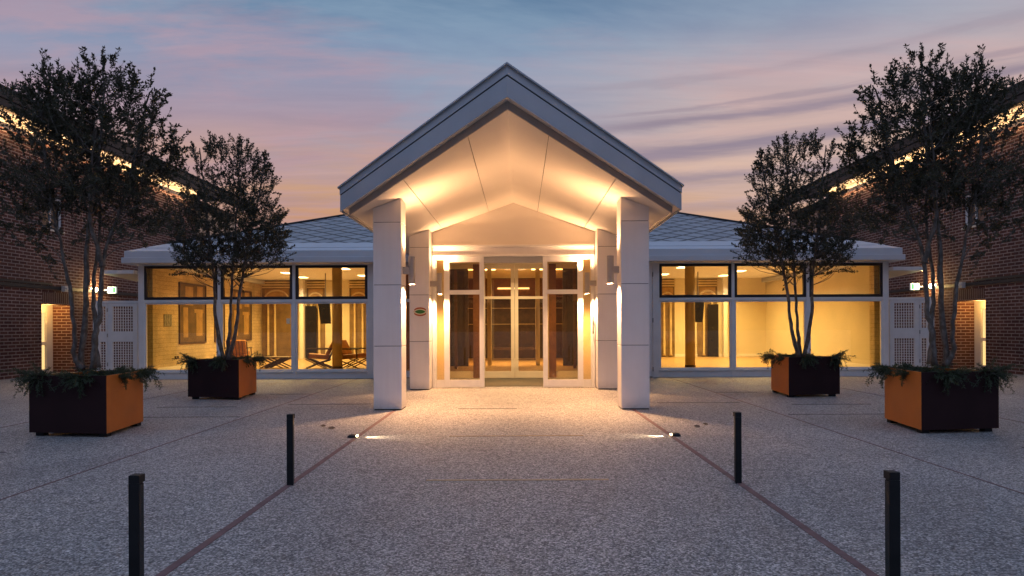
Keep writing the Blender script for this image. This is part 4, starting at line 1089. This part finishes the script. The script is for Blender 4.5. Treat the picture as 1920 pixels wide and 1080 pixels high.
# ------------------------------------------------------------------ dusk sky
def world():
    w = bpy.data.worlds.new('World'); SC.world = w; w.use_nodes = True
    t = NT(w.node_tree); bg = t.n['Background']
    tc = t.new('ShaderNodeTexCoord'); d = tc.outputs['Generated']
    sp = t.new('ShaderNodeSeparateXYZ'); t.link(d, sp.inputs[0]); x, y, z = sp.outputs
    den = t.math('ADD', t.math('MAXIMUM', z, 0.0), 0.10)
    cp = t.new('ShaderNodeCombineXYZ'); t.link(t.math('DIVIDE', x, den), cp.inputs[0]); t.link(t.math('DIVIDE', y, den), cp.inputs[1])
    pl = cp.outputs[0]
    warp = t.noise(pl, 0.55, 4, 0.6)
    zw = t.math('ADD', z, t.math('MULTIPLY', t.math('SUBTRACT', warp, 0.5), 0.10))
    zw = t.math('SUBTRACT', zw, t.math('MULTIPLY', x, 0.03))
    front = t.ramp(zw, [(0.0, srgb(196, 138, 98)), (0.15, srgb(199, 147, 110)), (0.19, srgb(200, 156, 128)), (0.24, srgb(190, 155, 148)), (0.29, srgb(170, 150, 164)), (0.335, srgb(148, 150, 174)), (0.38, srgb(124, 144, 174)), (0.415, srgb(102, 133, 165)), (0.46, srgb(82, 115, 148)), (0.60, srgb(98, 130, 168)), (1.0, srgb(142, 168, 216))])
    back = t.ramp(z, [(0.0, srgb(52, 52, 62)), (0.10, srgb(70, 72, 86)), (0.24, srgb(136, 146, 176)), (0.5, srgb(154, 174, 214)), (1.0, srgb(142, 168, 216))])
    fr = t.new('ShaderNodeMapRange', interpolation_type='SMOOTHSTEP'); t.link(y, fr.inputs[0]); fr.inputs[1].default_value = -0.35; fr.inputs[2].default_value = 0.45
    c = t.mix(fr.outputs[0], back, front)
    # soft pink veils and pale blue gaps
    mp = t.new('ShaderNodeMapping'); mp.inputs['Rotation'].default_value = (0, 0, R(14)); mp.inputs['Scale'].default_value = (0.42, 1.1, 1); mp.inputs['Location'].default_value = (1.7, 0.4, 0); t.link(pl, mp.inputs[0])
    v1 = t.noise(mp.outputs[0], 1.7, 6, 0.6, 0.5)
    f1 = t.math('MULTIPLY', t.ramp(v1, [(0.46, (0, 0, 0)), (0.60, (1, 1, 1))]), t.math('MULTIPLY', fr.outputs[0], 0.60))
    c = t.mix(f1, c, srgb(184, 152, 164))
    mp2 = t.new('ShaderNodeMapping'); mp2.inputs['Rotation'].default_value = (0, 0, R(-22)); mp2.inputs['Scale'].default_value = (0.5, 0.9, 1); mp2.inputs['Location'].default_value = (-.6, 3.4, 0); t.link(pl, mp2.inputs[0])
    v2 = t.noise(mp2.outputs[0], 1.5, 6, 0.62, 0.5)
    f2 = t.math('MULTIPLY', t.ramp(v2, [(0.46, (0, 0, 0)), (0.60, (1, 1, 1))]), t.math('MULTIPLY', t.math('MULTIPLY', fr.outputs[0], t.ramp(z, [(0.19, (0, 0, 0)), (0.30, (1, 1, 1))])), 0.55))
    c = t.mix(f2, c, srgb(142, 164, 186))
    # brighter low sky on the right
    rt = t.new('ShaderNodeMapRange', interpolation_type='SMOOTHSTEP'); t.link(x, rt.inputs[0]); rt.inputs[1].default_value = -0.02; rt.inputs[2].default_value = 0.30
    lowz = t.ramp(z, [(0.12, (0.25, 0.25, 0.25)), (0.2, (1, 1, 1)), (0.30, (0.75, 0.75, 0.75)), (0.40, (0.15, 0.15, 0.15))])
    f3 = t.math('MULTIPLY', t.math('MULTIPLY', rt.outputs[0], lowz), t.math('MULTIPLY', fr.outputs[0], 0.6))
    c = t.mix(f3, c, srgb(226, 196, 180))
    # grey-violet streak bands, right side, long and nearly level, each with ragged edges
    cs = t.new('ShaderNodeCombineXYZ'); t.link(t.math('MULTIPLY', x, 2.2), cs.inputs[0]); t.link(t.math('MULTIPLY', z, 24), cs.inputs[1]); t.link(y, cs.inputs[2])
    rag = t.noise(cs.outputs[0], 1.6, 6, 0.62, 0.5)
    zz = t.math('ADD', t.math('SUBTRACT', z, t.math('MULTIPLY', x, 0.03)), t.math('MULTIPLY', t.math('SUBTRACT', rag, 0.5), 0.034))
    tot = None
    for zc, wd, st in ((0.272, 0.0075, 0.85), (0.286, 0.004, 0.5), (0.236, 0.010, 0.95), (0.196, 0.011, 0.75), (0.158, 0.007, 0.4), (0.325, 0.005, 0.25)):
        g = t.math('DIVIDE', t.math('SUBTRACT', zz, zc), wd)
        g = t.math('MULTIPLY', t.math('EXPONENT', t.math('MULTIPLY', t.math('MULTIPLY', g, g), -1.0)), st)
        tot = g if tot is None else t.math('MAXIMUM', tot, g)
    rt2 = t.new('ShaderNodeMapRange', interpolation_type='SMOOTHSTEP'); t.link(t.math('ADD', x, t.math('MULTIPLY', t.math('SUBTRACT', rag, 0.5), 0.3)), rt2.inputs[0]); rt2.inputs[1].default_value = 0.02; rt2.inputs[2].default_value = 0.20
    f4 = t.math('MULTIPLY', tot, t.math('MULTIPLY', rt2.outputs[0], fr.outputs[0]))
    c = t.mix(f4, c, srgb(146, 132, 148))
    # thin wispy texture over the whole dome
    wv = t.new('ShaderNodeMapping'); wv.inputs['Rotation'].default_value = (0, 0, R(-10)); wv.inputs['Scale'].default_value = (0.5, 2.6, 1); t.link(pl, wv.inputs[0])
    v5 = t.noise(wv.outputs[0], 1.7, 7, 0.66, 0.6)
    c = t.mix(1.0, c, t.ramp(v5, [(0.32, (0.90, 0.92, 0.95)), (0.68, (1.09, 1.07, 1.05))]), 'MULTIPLY')
    # faint physical sky underneath for the zenith
    sky = t.new('ShaderNodeTexSky', sky_type='NISHITA'); sky.sun_disc = False; sky.sun_elevation = R(-1.5); sky.sun_rotation = R(20)
    add = t.mix(1.0, c, t.mix(1.0, sky.outputs[0], (0.02, 0.02, 0.02, 1), 'MULTIPLY'), 'ADD')
    gd = t.math('GREATER_THAN', z, -0.002)
    c = t.mix(gd, srgb(70, 66, 66), add)
    t.link(c, bg.inputs[0]); bg.inputs[1].default_value = 1.0
world()
sl = bpy.data.lights.new('dusk_sun', 'SUN'); sl.energy = 0.06; sl.angle = R(25); sl.color = (1, .7, .55)
so = bpy.data.objects.new('dusk_sun', sl); COL.objects.link(so); so.rotation_euler = (R(-84), 0, R(-20))

# ------------------------------------------------------------------ camera and render settings
cam = bpy.data.cameras.new('camera'); co = bpy.data.objects.new('camera', cam); COL.objects.link(co)
co.location = (0, 0, CAMH); co.rotation_euler = (R(90), R(0.25), 0)
cam.sensor_width = 36; cam.lens = 24; cam.shift_x = -3 / 1920; cam.shift_y = 72 / 1920; cam.clip_end = 1000; cam.clip_start = .05
SC.camera = co
SC.view_settings.view_transform = 'Standard'; SC.view_settings.look = 'None'; SC.view_settings.exposure = 0; SC.view_settings.gamma = 1
SC.cycles.use_denoising = True
SC.cycles.max_bounces = 8; SC.cycles.transparent_max_bounces = 24; SC.cycles.sample_clamp_indirect = 8
